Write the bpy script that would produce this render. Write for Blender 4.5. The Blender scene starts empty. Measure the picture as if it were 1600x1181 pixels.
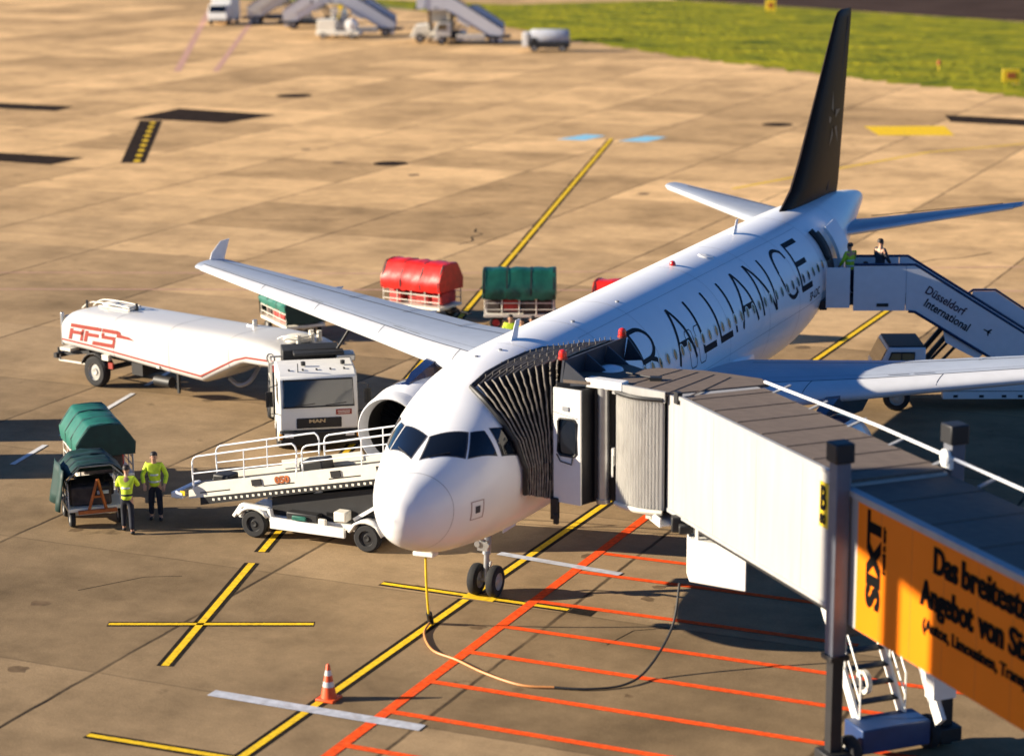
import bpy, bmesh, math, random
import numpy as np
from mathutils import Vector, Matrix
random.seed(11)
D = bpy.data
SC = bpy.context.scene
COL = SC.collection
R = math.radians

# ------------------------------------------------------------------ camera
CAMP = Vector((21.5091, -40.9493, 17.0047)); YAW, PITCH, ROLL = -0.4244, 0.2275, -0.0072
f_ = Vector((math.sin(YAW)*math.cos(PITCH), math.cos(YAW)*math.cos(PITCH), -math.sin(PITCH)))
r_ = Vector((math.cos(YAW), -math.sin(YAW), 0)); u_ = r_.cross(f_)
rr = math.cos(ROLL)*r_ + math.sin(ROLL)*u_; uu = -math.sin(ROLL)*r_ + math.cos(ROLL)*u_
cd = D.cameras.new("Camera"); cam = D.objects.new("Camera", cd); COL.objects.link(cam)
cam.matrix_world = Matrix(((rr.x, uu.x, -f_.x, CAMP.x), (rr.y, uu.y, -f_.y, CAMP.y), (rr.z, uu.z, -f_.z, CAMP.z), (0, 0, 0, 1)))
cd.sensor_fit = 'HORIZONTAL'; cd.sensor_width = 36; cd.lens = 3535.68/1600*36
cd.clip_start = 1; cd.clip_end = 4000
cd.dof.use_dof = True; cd.dof.focus_distance = 58; cd.dof.aperture_fstop = 0.44
SC.camera = cam

# ------------------------------------------------------------------ light
SUN_D = Vector((0.9, 0.436, 0)); SUN_EL = R(18.5)      # horizontal direction the light travels
W = D.worlds.new("World"); SC.world = W; W.use_nodes = True
nt = W.node_tree; bg = nt.nodes['Background']
sky = nt.nodes.new('ShaderNodeTexSky'); sky.sky_type = 'NISHITA'; sky.sun_disc = False
sky.sun_elevation = SUN_EL; sky.sun_rotation = math.atan2(-SUN_D.x, -SUN_D.y)
sky.altitude = 0; sky.air_density = 1.0; sky.dust_density = 0.0; sky.ozone_density = 10.0
nt.links.new(sky.outputs[0], bg.inputs[0]); bg.inputs[1].default_value = 0.055
ld = D.lights.new("Sun", 'SUN'); lo = D.objects.new("Sun", ld); COL.objects.link(lo)
ld.energy = 5.0; ld.angle = R(0.5); ld.color = (1.0, 0.87, 0.68)
lo.rotation_euler = Vector((SUN_D.x*math.cos(SUN_EL), SUN_D.y*math.cos(SUN_EL), -math.sin(SUN_EL))).to_track_quat('-Z', 'Y').to_euler()
SC.view_settings.view_transform = 'Standard'; SC.view_settings.look = 'None'
SC.view_settings.gamma = 1.0; SC.view_settings.exposure = 1.3

# ------------------------------------------------------------------ materials
def pm(name, col, rough=.5, metal=0., var=.08, scale=4., bump=0., dirt=0., spec=.5, coat=0., dirtcol=(.05, .04, .03), stretch=(1, 1, 1)):
    m = D.materials.new(name); m.use_nodes = True; t = m.node_tree; b = t.nodes['Principled BSDF']
    b.inputs['Roughness'].default_value = rough; b.inputs['Metallic'].default_value = metal
    b.inputs['Specular IOR Level'].default_value = spec; b.inputs['Coat Weight'].default_value = coat
    b.inputs['Base Color'].default_value = (*col, 1)
    tc = t.nodes.new('ShaderNodeTexCoord'); mp = t.nodes.new('ShaderNodeMapping'); mp.inputs['Scale'].default_value = stretch
    t.links.new(tc.outputs['Object'], mp.inputs[0])
    n = t.nodes.new('ShaderNodeTexNoise'); n.inputs['Scale'].default_value = scale; n.inputs['Detail'].default_value = 6
    t.links.new(mp.outputs[0], n.inputs['Vector'])
    mr = t.nodes.new('ShaderNodeMapRange'); mr.inputs[1].default_value = .3; mr.inputs[2].default_value = .7
    mr.inputs[3].default_value = 1-var; mr.inputs[4].default_value = 1+var
    t.links.new(n.outputs[0], mr.inputs[0])
    mx = t.nodes.new('ShaderNodeMix'); mx.data_type = 'RGBA'; mx.blend_type = 'MULTIPLY'; mx.inputs[0].default_value = 1
    mx.inputs[6].default_value = (*col, 1); t.links.new(mr.outputs[0], mx.inputs[7])
    last = mx.outputs[2]
    if dirt:
        n2 = t.nodes.new('ShaderNodeTexNoise'); n2.inputs['Scale'].default_value = scale*.35; n2.inputs['Detail'].default_value = 9; n2.inputs['Roughness'].default_value = .7
        t.links.new(mp.outputs[0], n2.inputs['Vector'])
        m2 = t.nodes.new('ShaderNodeMapRange'); m2.inputs[1].default_value = .52; m2.inputs[2].default_value = .78; m2.inputs[3].default_value = 0; m2.inputs[4].default_value = dirt
        t.links.new(n2.outputs[0], m2.inputs[0])
        m3 = t.nodes.new('ShaderNodeMix'); m3.data_type = 'RGBA'; m3.inputs[7].default_value = (*dirtcol, 1)
        t.links.new(m2.outputs[0], m3.inputs[0]); t.links.new(last, m3.inputs[6]); last = m3.outputs[2]
    t.links.new(last, b.inputs['Base Color'])
    if bump:
        bp = t.nodes.new('ShaderNodeBump'); bp.inputs['Strength'].default_value = bump; bp.inputs['Distance'].default_value = .02
        t.links.new(n.outputs[0], bp.inputs['Height']); t.links.new(bp.outputs[0], b.inputs['Normal'])
    return m

M = {}
M['fus'] = pm('aircraft_white_paint', (.84, .84, .84), .3, var=.02, scale=1.5, coat=.12, spec=.3, dirt=.06, dirtcol=(.45, .42, .38))
M['wingtop'] = pm('wing_grey_paint', (.42, .46, .52), .4, spec=.2, var=.05, scale=2, dirt=.12, dirtcol=(.3, .3, .3))
M['slat'] = pm('slat_white_metal', (.66, .67, .68), .35, spec=.25, var=.04, scale=3)
M['line'] = pm('panel_gap', (.05, .05, .06), .7)
M['seam'] = pm('skin_seam', (.36, .36, .36), .5)
M['letters'] = pm('lettering_black', (.008, .010, .016), .6, var=.02, spec=.1)
M['glass'] = pm('dark_glass', (.006, .008, .012), .06, var=.02, coat=.4)
M['cabwin'] = pm('cabin_window_glass', (.022, .018, .014), .12, var=.3, scale=9)
M['rim'] = pm('window_rim_grey', (.74, .73, .70), .4)
M['fin'] = pm('fin_dark_paint', (.020, .012, .007), .5, var=.15, scale=1.2, spec=.08)
M['silver'] = pm('emblem_silver', (.085, .075, .065), .45)
M['chrome'] = pm('polished_metal', (.75, .76, .78), .18, metal=1, var=.04)
M['duct'] = pm('engine_duct', (.03, .028, .026), .45, metal=.5)
M['fan'] = pm('engine_fan', (.04, .04, .045), .35, metal=.8)
M['navy'] = pm('navy_gloss', (.010, .018, .06), .15, coat=.6)
M['brown'] = pm('brown_metal', (.16, .11, .07), .5)
M['grey'] = pm('grey_metal', (.30, .31, .33), .45, metal=.3, dirt=.2)
M['steel'] = pm('steel', (.45, .45, .45), .35, metal=.7, dirt=.2)
M['tyre'] = pm('tyre_rubber', (.014, .014, .015), .85, var=.2, scale=12)
M['hub'] = pm('wheel_hub', (.42, .41, .38), .5, metal=.3, dirt=.4)
M['black'] = pm('black_metal', (.012, .012, .013), .55, var=.2)
M['white'] = pm('vehicle_white', (.78, .77, .73), .35, var=.03, dirt=.10, dirtcol=(.35, .28, .2))
M['cream'] = pm('cream_paint', (.74, .70, .60), .45, var=.05, dirt=.22, dirtcol=(.3, .23, .15))
M['tank'] = pm('tank_white', (.60, .59, .57), .3, var=.02, scale=1., dirt=.10, dirtcol=(.5, .42, .32), stretch=(.5, 2, 2))
M['redmark'] = pm('red_mark', (.30, .028, .014), .5)
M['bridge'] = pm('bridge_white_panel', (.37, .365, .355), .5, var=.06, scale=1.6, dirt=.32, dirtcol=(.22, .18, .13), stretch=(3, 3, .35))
M['corr'] = pm('corrugated_metal', (.68, .67, .64), .4, metal=.1, var=.1, scale=6, dirt=.35, dirtcol=(.2, .15, .1), stretch=(4, 4, .5))
M['roof'] = pm('bridge_roof_brown', (.14, .105, .08), .8, var=.22, scale=5, dirt=.35, dirtcol=(.07, .05, .04), stretch=(.7, 5, 1), bump=.2)
M['adblack'] = pm('advert_black', (.006, .006, .006), .85, spec=.05)
M['orange'] = pm('advert_orange', (.80, .185, .004), .5, spec=.15, var=.03, scale=1)
M['colblue'] = pm('column_grey_blue', (.13, .14, .17), .45, var=.08, dirt=.2)
M['bluebox'] = pm('drive_box_blue', (.012, .04, .13), .45, var=.1, dirt=.2)
M['bellows'] = pm('bellows_fabric', (.017, .016, .016), .75, var=.25, scale=7)
M['rib'] = pm('bellows_rib_edge', (.20, .175, .145), .65, var=.35, scale=8)
M['cabdark'] = pm('cab_dark_panel', (.012, .012, .014), .5, var=.15)  # black of the column caps; on the cab, recess shade painted dark
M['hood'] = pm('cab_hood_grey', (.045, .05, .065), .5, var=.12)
M['beacon'] = pm('beacon_red', (.62, .02, .012), .25, coat=.5)
M['yellow'] = pm('yellow_plastic', (.80, .55, .02), .45)
M['green'] = pm('tarp_teal_green', (.008, .115, .082), .55, var=.15, scale=5, bump=.25)
M['shadegreen'] = pm('tarp_shade_green', (.004, .032, .026), .6, var=.2, scale=5, bump=.25)  # darker copy of the green tarp, shade put into the colour
M['dgreen'] = pm('tarp_dark_green', (.006, .075, .052), .4, var=.18, scale=5, bump=.25)
M['redtarp'] = pm('tarp_red', (.62, .016, .009), .35, var=.2, scale=5, bump=.3)
M['luggage'] = pm('luggage_dark', (.05, .035, .03), .7, var=.5, scale=5)
M['luggred'] = pm('luggage_red', (.45, .03, .025), .6, var=.3, scale=5)
M['orangebar'] = pm('rust_orange_bar', (.38, .10, .02), .6, var=.3)
M['hivis'] = pm('hi_vis_yellow', (.55, .72, .03), .7, var=.12, scale=10, bump=.3)
M['refl'] = pm('reflective_tape', (.62, .63, .60), .35, metal=.3)
M['navycloth'] = pm('navy_cloth', (.012, .014, .024), .85, var=.2, scale=9)
M['greycloth'] = pm('grey_cloth', (.035, .037, .045), .85, var=.2, scale=9)
M['skin'] = pm('skin', (.46, .25, .16), .55, var=.08)
M['hair'] = pm('dark_hair', (.018, .012, .009), .6, var=.3, scale=30)
M['cone'] = pm('cone_orange', (.72, .085, .012), .5)
M['airwhite'] = pm('stairs_panel_white', (.74, .75, .77), .4, var=.03, dirt=.06)
M['oil'] = pm('oil_stain', (.15, .10, .055), .8, var=.3, spec=.1)
M['yline'] = pm('painted_yellow', (.78, .50, .02), .75, var=.22, spec=.1, scale=9, dirt=.5, dirtcol=(.12, .09, .05))
M['kline'] = pm('painted_black', (.018, .015, .012), .85, var=.35, spec=.05, scale=7, dirt=.2, dirtcol=(.16, .11, .07))
M['rline'] = pm('painted_red', (.80, .085, .012), .75, spec=.1, var=.25, scale=8, dirt=.6, dirtcol=(.25, .12, .06))
M['wline'] = pm('painted_white', (.62, .62, .60), .75, var=.15, scale=8, dirt=.4, dirtcol=(.3, .22, .15))
M['wline2'] = pm('painted_pale_grey', (.44, .46, .51), .8, var=.2, spec=.1, scale=5, dirt=.6, dirtcol=(.26, .18, .12))
M['pline'] = pm('painted_pink', (.50, .27, .19), .8, var=.2, scale=2, dirt=.5, dirtcol=(.32, .20, .12))
M['cyan'] = pm('painted_sky_blue', (.22, .50, .66), .75, var=.15, scale=2)
M['asphalt'] = pm('dark_asphalt', (.030, .021, .016), .95, spec=.02, var=.3, scale=1.5, dirt=.25, dirtcol=(.08, .05, .035))
M['taxiway'] = pm('taxiway_asphalt', (.060, .040, .032), .95, spec=.02, var=.2, scale=.2)
M['pink'] = pm('far_concrete', (.40, .29, .22), .9, var=.1, scale=.1)
M['gravel'] = pm('building_concrete', (.4, .38, .35), .8)

# ------------------------------------------------------------------ mesh helpers
class MB:
    def __init__(s): s.v = []; s.f = []; s.m = []; s.mi = 0
    def add(s, vs, fs):
        o = len(s.v); s.v += [Vector(v) for v in vs]
        for f in fs: s.f.append([i+o for i in f]); s.m.append(s.mi)
        return s
    def box(s, c, d, rz=0., rot=None):
        h = [x/2 for x in d]; q = rot if rot is not None else Matrix.Rotation(rz, 3, 'Z')
        vs = [Vector(c)+q @ Vector((x*h[0], y*h[1], z*h[2])) for x in (-1, 1) for y in (-1, 1) for z in (-1, 1)]
        return s.add(vs, [(0, 1, 3, 2), (4, 6, 7, 5), (0, 4, 5, 1), (2, 3, 7, 6), (0, 2, 6, 4), (1, 5, 7, 3)])
    def bar(s, a, b, w, h=None, up=(0, 0, 1)):
        a = Vector(a); b = Vector(b); x = (b-a); L = x.length; x.normalize(); up = Vector(up)
        y = up.cross(x)
        if y.length < 1e-4: y = Vector((0, 1, 0)).cross(x)
        y.normalize(); z = x.cross(y)
        return s.box((a+b)/2, (L, w, h or w), rot=Matrix((x, y, z)).transposed())
    def cyl(s, a, b, r0, r1=None, n=16, caps=True):
        r1 = r0 if r1 is None else r1
        a = Vector(a); b = Vector(b); x = (b-a).normalized(); y = x.orthogonal().normalized(); z = x.cross(y)
        vs = []
        for c, r in ((a, r0), (b, r1)):
            vs += [c+r*(math.cos(2*math.pi*k/n)*y+math.sin(2*math.pi*k/n)*z) for k in range(n)]
        fs = [(k, (k+1) % n, n+(k+1) % n, n+k) for k in range(n)]
        if caps: fs += [tuple(range(n))[::-1], tuple(range(n, 2*n))]
        return s.add(vs, fs)
    def tube(s, pts, r, n=8, closed=False):
        pts = [Vector(q) for q in pts]; N = len(pts); rings = []
        for i in range(N):
            a = pts[i-1] if (i or closed) else pts[i]; b = pts[(i+1) % N] if (i < N-1 or closed) else pts[i]
            t = (b-a).normalized(); y = Vector((0, 0, 1)).cross(t)
            if y.length < .05: y = Vector((0, 1, 0)).cross(t)
            y.normalize(); z = t.cross(y)
            ri = r[i] if isinstance(r, (list, tuple)) else r
            rings.append([pts[i]+ri*(math.cos(2*math.pi*k/n)*y+math.sin(2*math.pi*k/n)*z) for k in range(n)])
        if closed: rings.append(rings[0])
        return s.loft(rings, caps=not closed)
    def loft(s, rings, caps=True, closed=True):
        n = len(rings[0]); vs = [v for rg in rings for v in rg]; fs = []
        for i in range(len(rings)-1):
            for k in range(n if closed else n-1):
                a = i*n+k; b = i*n+(k+1) % n
                fs.append((a, b, b+n, a+n))
        if caps and closed: fs += [tuple(range(n))[::-1], tuple(range(len(vs)-n, len(vs)))]
        return s.add(vs, fs)
    def lathe(s, prof, o, ax, n=24, caps=False):
        o = Vector(o); x = Vector(ax).normalized(); y = x.orthogonal().normalized(); z = x.cross(y)
        return s.loft([[o+x*h+r*(math.cos(2*math.pi*k/n)*y+math.sin(2*math.pi*k/n)*z) for k in range(n)] for r, h in prof], caps=caps)
    def prism(s, poly, ext):
        poly = [Vector(q) for q in poly]; e = Vector(ext); n = len(poly)
        return s.add(poly+[q+e for q in poly], [tuple(range(n))[::-1], tuple(range(n, 2*n))]+[(k, (k+1) % n, n+(k+1) % n, n+k) for k in range(n)])
    def quad(s, *q): return s.add(q, [tuple(range(len(q)))])

def obj(name, mb, mats, parent=None, bevel=0., smooth=35, seg=2):
    me = D.meshes.new(name); me.from_pydata(mb.v, [], mb.f)
    if not isinstance(mats, (list, tuple)): mats = [mats]
    for m in mats: me.materials.append(m)
    if len(mats) > 1: me.polygons.foreach_set('material_index', mb.m)
    bm = bmesh.new(); bm.from_mesh(me); bmesh.ops.remove_doubles(bm, verts=bm.verts, dist=1e-5); bmesh.ops.recalc_face_normals(bm, faces=bm.faces); bm.to_mesh(me); bm.free()
    if smooth:
        me.polygons.foreach_set('use_smooth', [True]*len(me.polygons)); me.set_sharp_from_angle(angle=R(smooth))
    o = D.objects.new(name, me); COL.objects.link(o)
    if parent: o.parent = parent
    if bevel:
        b = o.modifiers.new('bevel', 'BEVEL'); b.width = bevel; b.segments = seg; b.limit_method = 'ANGLE'; b.angle_limit = R(40)
    return o

def tag(o, label=None, cat=None, group=None, kind=None):
    if label: o['label'] = label
    if cat: o['category'] = cat
    if group: o['group'] = group
    if kind: o['kind'] = kind
    return o

def thing(name, label, cat, loc=(0, 0, 0), rz=0, group=None):
    o = D.objects.new(name, None); COL.objects.link(o); o.empty_display_size = .3
    o.location = loc; o.rotation_euler = (0, 0, rz)
    return tag(o, label, cat, group)

def wobj(name, mb, mats, parent, **k):
    """mesh written in world coordinates under an unrotated thing (or one of its unrotated parts)"""
    o = obj(name, mb, mats, parent, **k)
    p = parent; off = Vector((0, 0, 0))
    while p: off += p.location; p = p.parent
    o.location = -off
    return o

def text_mb(body, size, origin, xd, yd, sx=1., bold=0., ext=.004, align='LEFT', shear=0., spacing=1.):
    cu = D.curves.new('text', 'FONT'); cu.body = body; cu.size = size; cu.offset = bold; cu.extrude = ext; cu.align_x = align
    cu.resolution_u = 3; cu.shear = shear; cu.space_character = spacing
    o = D.objects.new('text', cu); COL.objects.link(o); bpy.context.view_layer.update()
    me = D.meshes.new_from_object(o.evaluated_get(bpy.context.evaluated_depsgraph_get()))
    xd = Vector(xd).normalized(); yd = Vector(yd).normalized(); zd = xd.cross(yd); og = Vector(origin)
    mb = MB(); mb.add([og+xd*v.co.x*sx+yd*v.co.y+zd*(v.co.z+ext*1.5) for v in me.vertices], [tuple(q.vertices) for q in me.polygons])
    D.objects.remove(o); D.meshes.remove(me); D.curves.remove(cu)
    return mb

def copy_tree(o, parent=None):
    c = o.copy(); COL.objects.link(c); c.parent = parent
    for ch in list(o.children): copy_tree(ch, c)
    return c

# ------------------------------------------------------------------ ground
def ground_mat():
    m = D.materials.new('concrete_slabs'); m.use_nodes = True; t = m.node_tree; L = t.links; b = t.nodes['Principled BSDF']
    N = lambda ty, **k: t.nodes.new(ty)
    def math_(op, a, c=None, d=None):
        n = t.nodes.new('ShaderNodeMath'); n.operation = op
        for i, x in enumerate((a, c, d)):
            if x is None: continue
            if isinstance(x, (int, float)): n.inputs[i].default_value = x
            else: L.new(x, n.inputs[i])
        return n.outputs[0]
    geo = N('ShaderNodeNewGeometry'); sp = N('ShaderNodeSeparateXYZ'); L.new(geo.outputs['Position'], sp.inputs[0])
    pos = geo.outputs['Position']
    def noise(scale, det=6, ro=.6, vec=pos):
        n = N('ShaderNodeTexNoise'); n.inputs['Scale'].default_value = scale; n.inputs['Detail'].default_value = det; n.inputs['Roughness'].default_value = ro
        L.new(vec, n.inputs['Vector']); return n.outputs[0]
    def mrange(x, a, c, d, e):
        n = N('ShaderNodeMapRange'); L.new(x, n.inputs[0])
        for i, q in enumerate((a, c, d, e)): n.inputs[i+1].default_value = q
        return n.outputs[0]
    wob = math_('MULTIPLY', math_('SUBTRACT', noise(.9, 3), .5), .10)
    gx = math_('DIVIDE', math_('ADD', math_('ADD', sp.outputs[0], 5.5), wob), 7.7)
    gy = math_('DIVIDE', math_('ADD', math_('SUBTRACT', sp.outputs[1], 4.6), wob), 7.5)
    cx = math_('FLOOR', gx); cy = math_('FLOOR', gy)
    cb = N('ShaderNodeCombineXYZ'); L.new(cx, cb.inputs[0]); L.new(cy, cb.inputs[1])
    wn = N('ShaderNodeTexWhiteNoise'); L.new(cb.outputs[0], wn.inputs['Vector'])
    tone = mrange(wn.outputs[0], 0, 1, .68, 1.14)
    # slabs paler towards the taxi lane; near tone also carries a painted vignette
    lane = mrange(math_('ADD', math_('MULTIPLY', cy, 7.5), math_('MULTIPLY', noise(.03, 2), 14)), 18, 62, 0, 1)
    def dist(g, sz):
        fr = math_('FRACT', g); return math_('MULTIPLY', math_('MINIMUM', fr, math_('SUBTRACT', 1., fr)), sz)
    dx = dist(gx, 7.7); dy = dist(gy, 7.5)
    jx = mrange(dx, .025, .07, 1, 0); jy = math_('MULTIPLY', mrange(dy, .012, .045, 1, 0), .5)
    wear = mrange(noise(.5, 4), .35, .65, .45, 1)
    joint = math_('MULTIPLY', math_('MAXIMUM', jx, jy), wear)
    stain = math_('MAXIMUM', math_('MULTIPLY', mrange(noise(.22, 9, .65), .44, .70, 0, 1), .42), math_('MULTIPLY', mrange(noise(.75, 5, .55), .66, .74, 0, 1), .45))
    mid = mrange(noise(1.1, 9, .72), .3, .7, .84, 1.14)
    fine = math_('MULTIPLY', mrange(noise(14., 5, .7), .25, .75, .88, 1.12), mrange(noise(38., 3, .6), .3, .7, .84, 1.16))
    mp = N('ShaderNodeMapping'); mp.inputs['Scale'].default_value = (.12, 1.3, 1); mp.inputs['Rotation'].default_value = (0, 0, R(-28)); L.new(pos, mp.inputs[0])
    streak = mrange(noise(1., 7, .65, mp.outputs[0]), .35, .7, .94, 1.06)
    mixn = N('ShaderNodeMix'); mixn.data_type = 'RGBA'; L.new(lane, mixn.inputs[0])
    mixn.inputs[6].default_value = (.335, .235, .132, 1); mixn.inputs[7].default_value = (.68, .44, .215, 1)
    val = math_('MULTIPLY', math_('MULTIPLY', tone, mid), math_('MULTIPLY', fine, streak))
    val = math_('MULTIPLY', val, math_('SUBTRACT', 1, stain))
    hs = N('ShaderNodeMix'); hs.data_type = 'RGBA'; hs.blend_type = 'MULTIPLY'; hs.inputs[0].default_value = 1
    L.new(mixn.outputs[2], hs.inputs[6]); L.new(val, hs.inputs[7])
    jn = N('ShaderNodeMix'); jn.data_type = 'RGBA'; L.new(joint, jn.inputs[0]); L.new(hs.outputs[2], jn.inputs[6]); jn.inputs[7].default_value = (.030, .022, .016, 1)
    L.new(jn.outputs[2], b.inputs['Base Color']); b.inputs['Roughness'].default_value = .85; b.inputs['Specular IOR Level'].default_value = .05
    bp = N('ShaderNodeBump'); bp.inputs['Strength'].default_value = .35; bp.inputs['Distance'].default_value = .02
    L.new(math_('SUBTRACT', noise(22., 5), math_('MULTIPLY', joint, .8)), bp.inputs['Height']); L.new(bp.outputs[0], b.inputs['Normal'])
    return m
g = MB(); g.quad((-1600, -400, 0), (1600, -400, 0), (1600, 2400, 0), (-1600, 2400, 0))
tag(obj('ground', g, ground_mat(), smooth=0), kind='structure')

def sheet(name, pts, z, m, kind='structure'):
    b = MB(); b.quad(*[(x, y, z) for x, y in pts]); return tag(obj(name, b, m, smooth=0), kind=kind)
def strip(name, pts, w, z, m):
    P = [Vector((x, y, 0)) for x, y in pts]; vs = []
    for i, q in enumerate(P):
        d = (P[min(i+1, len(P)-1)]-P[max(i-1, 0)]).normalized(); n = Vector((-d.y, d.x, 0))*w/2
        vs += [q+n+Vector((0, 0, z)), q-n+Vector((0, 0, z))]
    b = MB(); b.add(vs, [(2*i, 2*i+1, 2*i+3, 2*i+2) for i in range(len(P)-1)])
    return tag(obj(name, b, m, smooth=0), kind='structure')
def yline(pts, w=.17, name='yellow_line'):
    P = [Vector((x, y)) for x, y in pts]; a = P[0]+(P[0]-P[1]).normalized()*.02; c = P[-1]+(P[-1]-P[-2]).normalized()*.02
    strip('black_line_edging', [a]+P[1:-1]+[c], w*2.25, .004, M['kline']); strip(name, pts, w, .008, M['yline'])
yline([(-.22, -7.5), (-.30, 4.6)]); yline([(-.30, 5.15), (-.2, 43.)])
yline([(-2.67, 4.91), (-.32, 4.88)], .15); yline([(-.1, 4.88), (2.2, 4.85)], .15)
sheet('yellow_stop_patch', [(-.45, 4.68), (.35, 4.66), (.35, 5.02), (-.45, 5.05)], .012, M['yline'])
sheet('black_patch', [(2.25, 4.65), (2.85, 4.62), (2.85, 5.05), (2.25, 5.05)], .004, M['kline'])
def onx(y): return -4.37+(y+1.97)*(-30.14+4.37)/(88.97+1.97)
yline([(onx(-1.97), -1.97), (onx(5.05), 5.05)]); yline([(onx(5.95), 5.95), (onx(41), 41)])
y0 = 41.6
while y0 < 87: yline([(onx(y0), y0), (onx(y0+3.0), y0+3.0)], .2); y0 += 3.25
strip('yellow_line', [(onx(41.5), 41.5), (onx(87.5), 87.5)], .19, .009, M['yline'])
yline([(-7.04, -.16), (-2.74, 1.67)], .14); yline([(-3.63, -5.93), (-.3, -5.82)], .15)
strip('red_line', [(1.30, -7.5), (1.17, 13.2)], .25, .010, M['rline'])
for yy, x1 in ((9.15, 5), (7.55, 9), (5.12, 9), (3.2, 12), (1.38, 12), (-.58, 12), (-2.45, 12), (-4.4, 12)):
    strip('red_line', [(1.36, yy), (x1, yy-.04*(yy < 4))], .20, .014, M['rline'])
strip('pale_line', [(-2.58, -2.99), (2.34, -3.0)], .34, .018, M['wline2'])
strip('pale_line', [(-1.06, 8.14), (2.35, 7.75)], .26, .018, M['wline2'])
for ya in (3.2, 6.6, 10.4, 13.7, 17.0, 20.3, 23.6): strip('white_dash', [(-17.5-(ya-10.5)*.195, ya), (-17.5-(ya+2.2-10.5)*.195, ya+2.2)], .17, .018, M['wline'])
strip('pink_line', [(-60, 22.4), (-34.42, 32.57), (3.75, 47.63), (30, 58)], .16, .006, M['pline'])
strip('faint_line', [(-60, 26.5), (-36.72, 35.66), (-20.57, 41.9), (2.6, 53), (30, 64)], .14, .006, M['pline'])
strip('pink_line', [(-79, 116), (-120, 188)], .6, .006, M['pline'])
strip('pale_line', [(-76, 117), (-108, 178)], .5, .006, M['pline'])
strip('yellow_line', [(-16, 70), (-12.88, 80), (-10.2, 88), (-5.9, 93.9), (4, 101)], .25, .006, M['yline'])
sheet('asphalt_patch', [(-63.7, 86.2), (-56.3, 86), (-55.6, 91.4), (-63.9, 92.5)], .005, M['asphalt'])
sheet('asphalt_patch', [(-66, 65.2), (-54.9, 64.8), (-54.9, 68.1), (-66, 68.3)], .005, M['asphalt'])
sheet('asphalt_patch', [(-79, 88), (-71, 88), (-71.6, 91), (-79, 91)], .005, M['asphalt'])
sheet('asphalt_patch', [(-51.6, 66.9), (-50.3, 67.4), (-60.9, 85.7), (-62.4, 85.3)], .005, M['asphalt'])
for k in range(9): strip('yellow_dash', [(-51.0-k*1.2, 67.6+k*2.05), (-51.5-k*1.2, 68.5+k*2.05)], .35, .010, M['yline'])
sheet('asphalt_patch', [(-12.6, 103.4), (6, 101), (6, 105), (-13.9, 107.1)], .005, M['asphalt'])
sheet('yellow_patch', [(-17.1, 99), (-15, 94.8), (-10.7, 96.4), (-12.4, 101)], .006, M['yline'])
for qx, qy in ((-31.5, 87.2), (-27.7, 87.8)):
    sheet('blue_patch', [(qx-1.2, qy-1.4), (qx+.6, qy-1.2), (qx+.9, qy+1.5), (qx-.5, qy+1.6)], .006, M['cyan'])
for qx, qy, s in ((-37.1, 72.3, 1.), (-60.6, 102.7, 1.3), (-22.5, 98, 1.)):
    b = MB(); b.lathe([(s, .004), (s, .012), (0.01, .012)], (qx, qy, 0), (0, 0, 1), 20); tag(obj('drain_cover', b, M['asphalt'], smooth=0), kind='structure')
def crack(pts, w=.05): strip('slab_crack', pts, w, .003, M['kline'])
crack([(-22.9, 53.4), (-22.6, 52.6), (-22.0, 52.2), (-22.1, 51.2), (-21.6, 50.3), (-21.8, 49.2)], .09)
crack([(-25.6, 56.0), (-24.6, 57.2), (-24.3, 58.4)], .06); crack([(-33.5, 52.0), (-31.5, 52.6), (-30.0, 53.6)], .06)
crack([(-1.8, 52.0), (-1.2, 53.4), (-.2, 54.2), (.6, 55.9)], .09); crack([(-9.1, 1.6), (-8.2, 3.1), (-7.4, 3.5)], .03); crack([(3.9, 3.0), (4.1, 4.1), (4.9, 4.7)], .03)
rn_ = random.Random(21)
for k in range(26):
    x, y = (rn_.uniform(-16, 8), rn_.uniform(-6, 11)) if k < 14 else (rn_.uniform(-50, 0), rn_.uniform(25, 80)); q = rn_.uniform(.08, .28)*(1 if k < 14 else 1.8); b = MB(); n = 12
    b.add([(x+q*rn_.uniform(.6, 1.2)*math.cos(2*math.pi*i/n), y+q*rn_.uniform(.6, 1.2)*math.sin(2*math.pi*i/n), .0025) for i in range(n)], [tuple(range(n))]); tag(obj('oil_stain', b, M['oil'], smooth=0), kind='structure')
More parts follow.
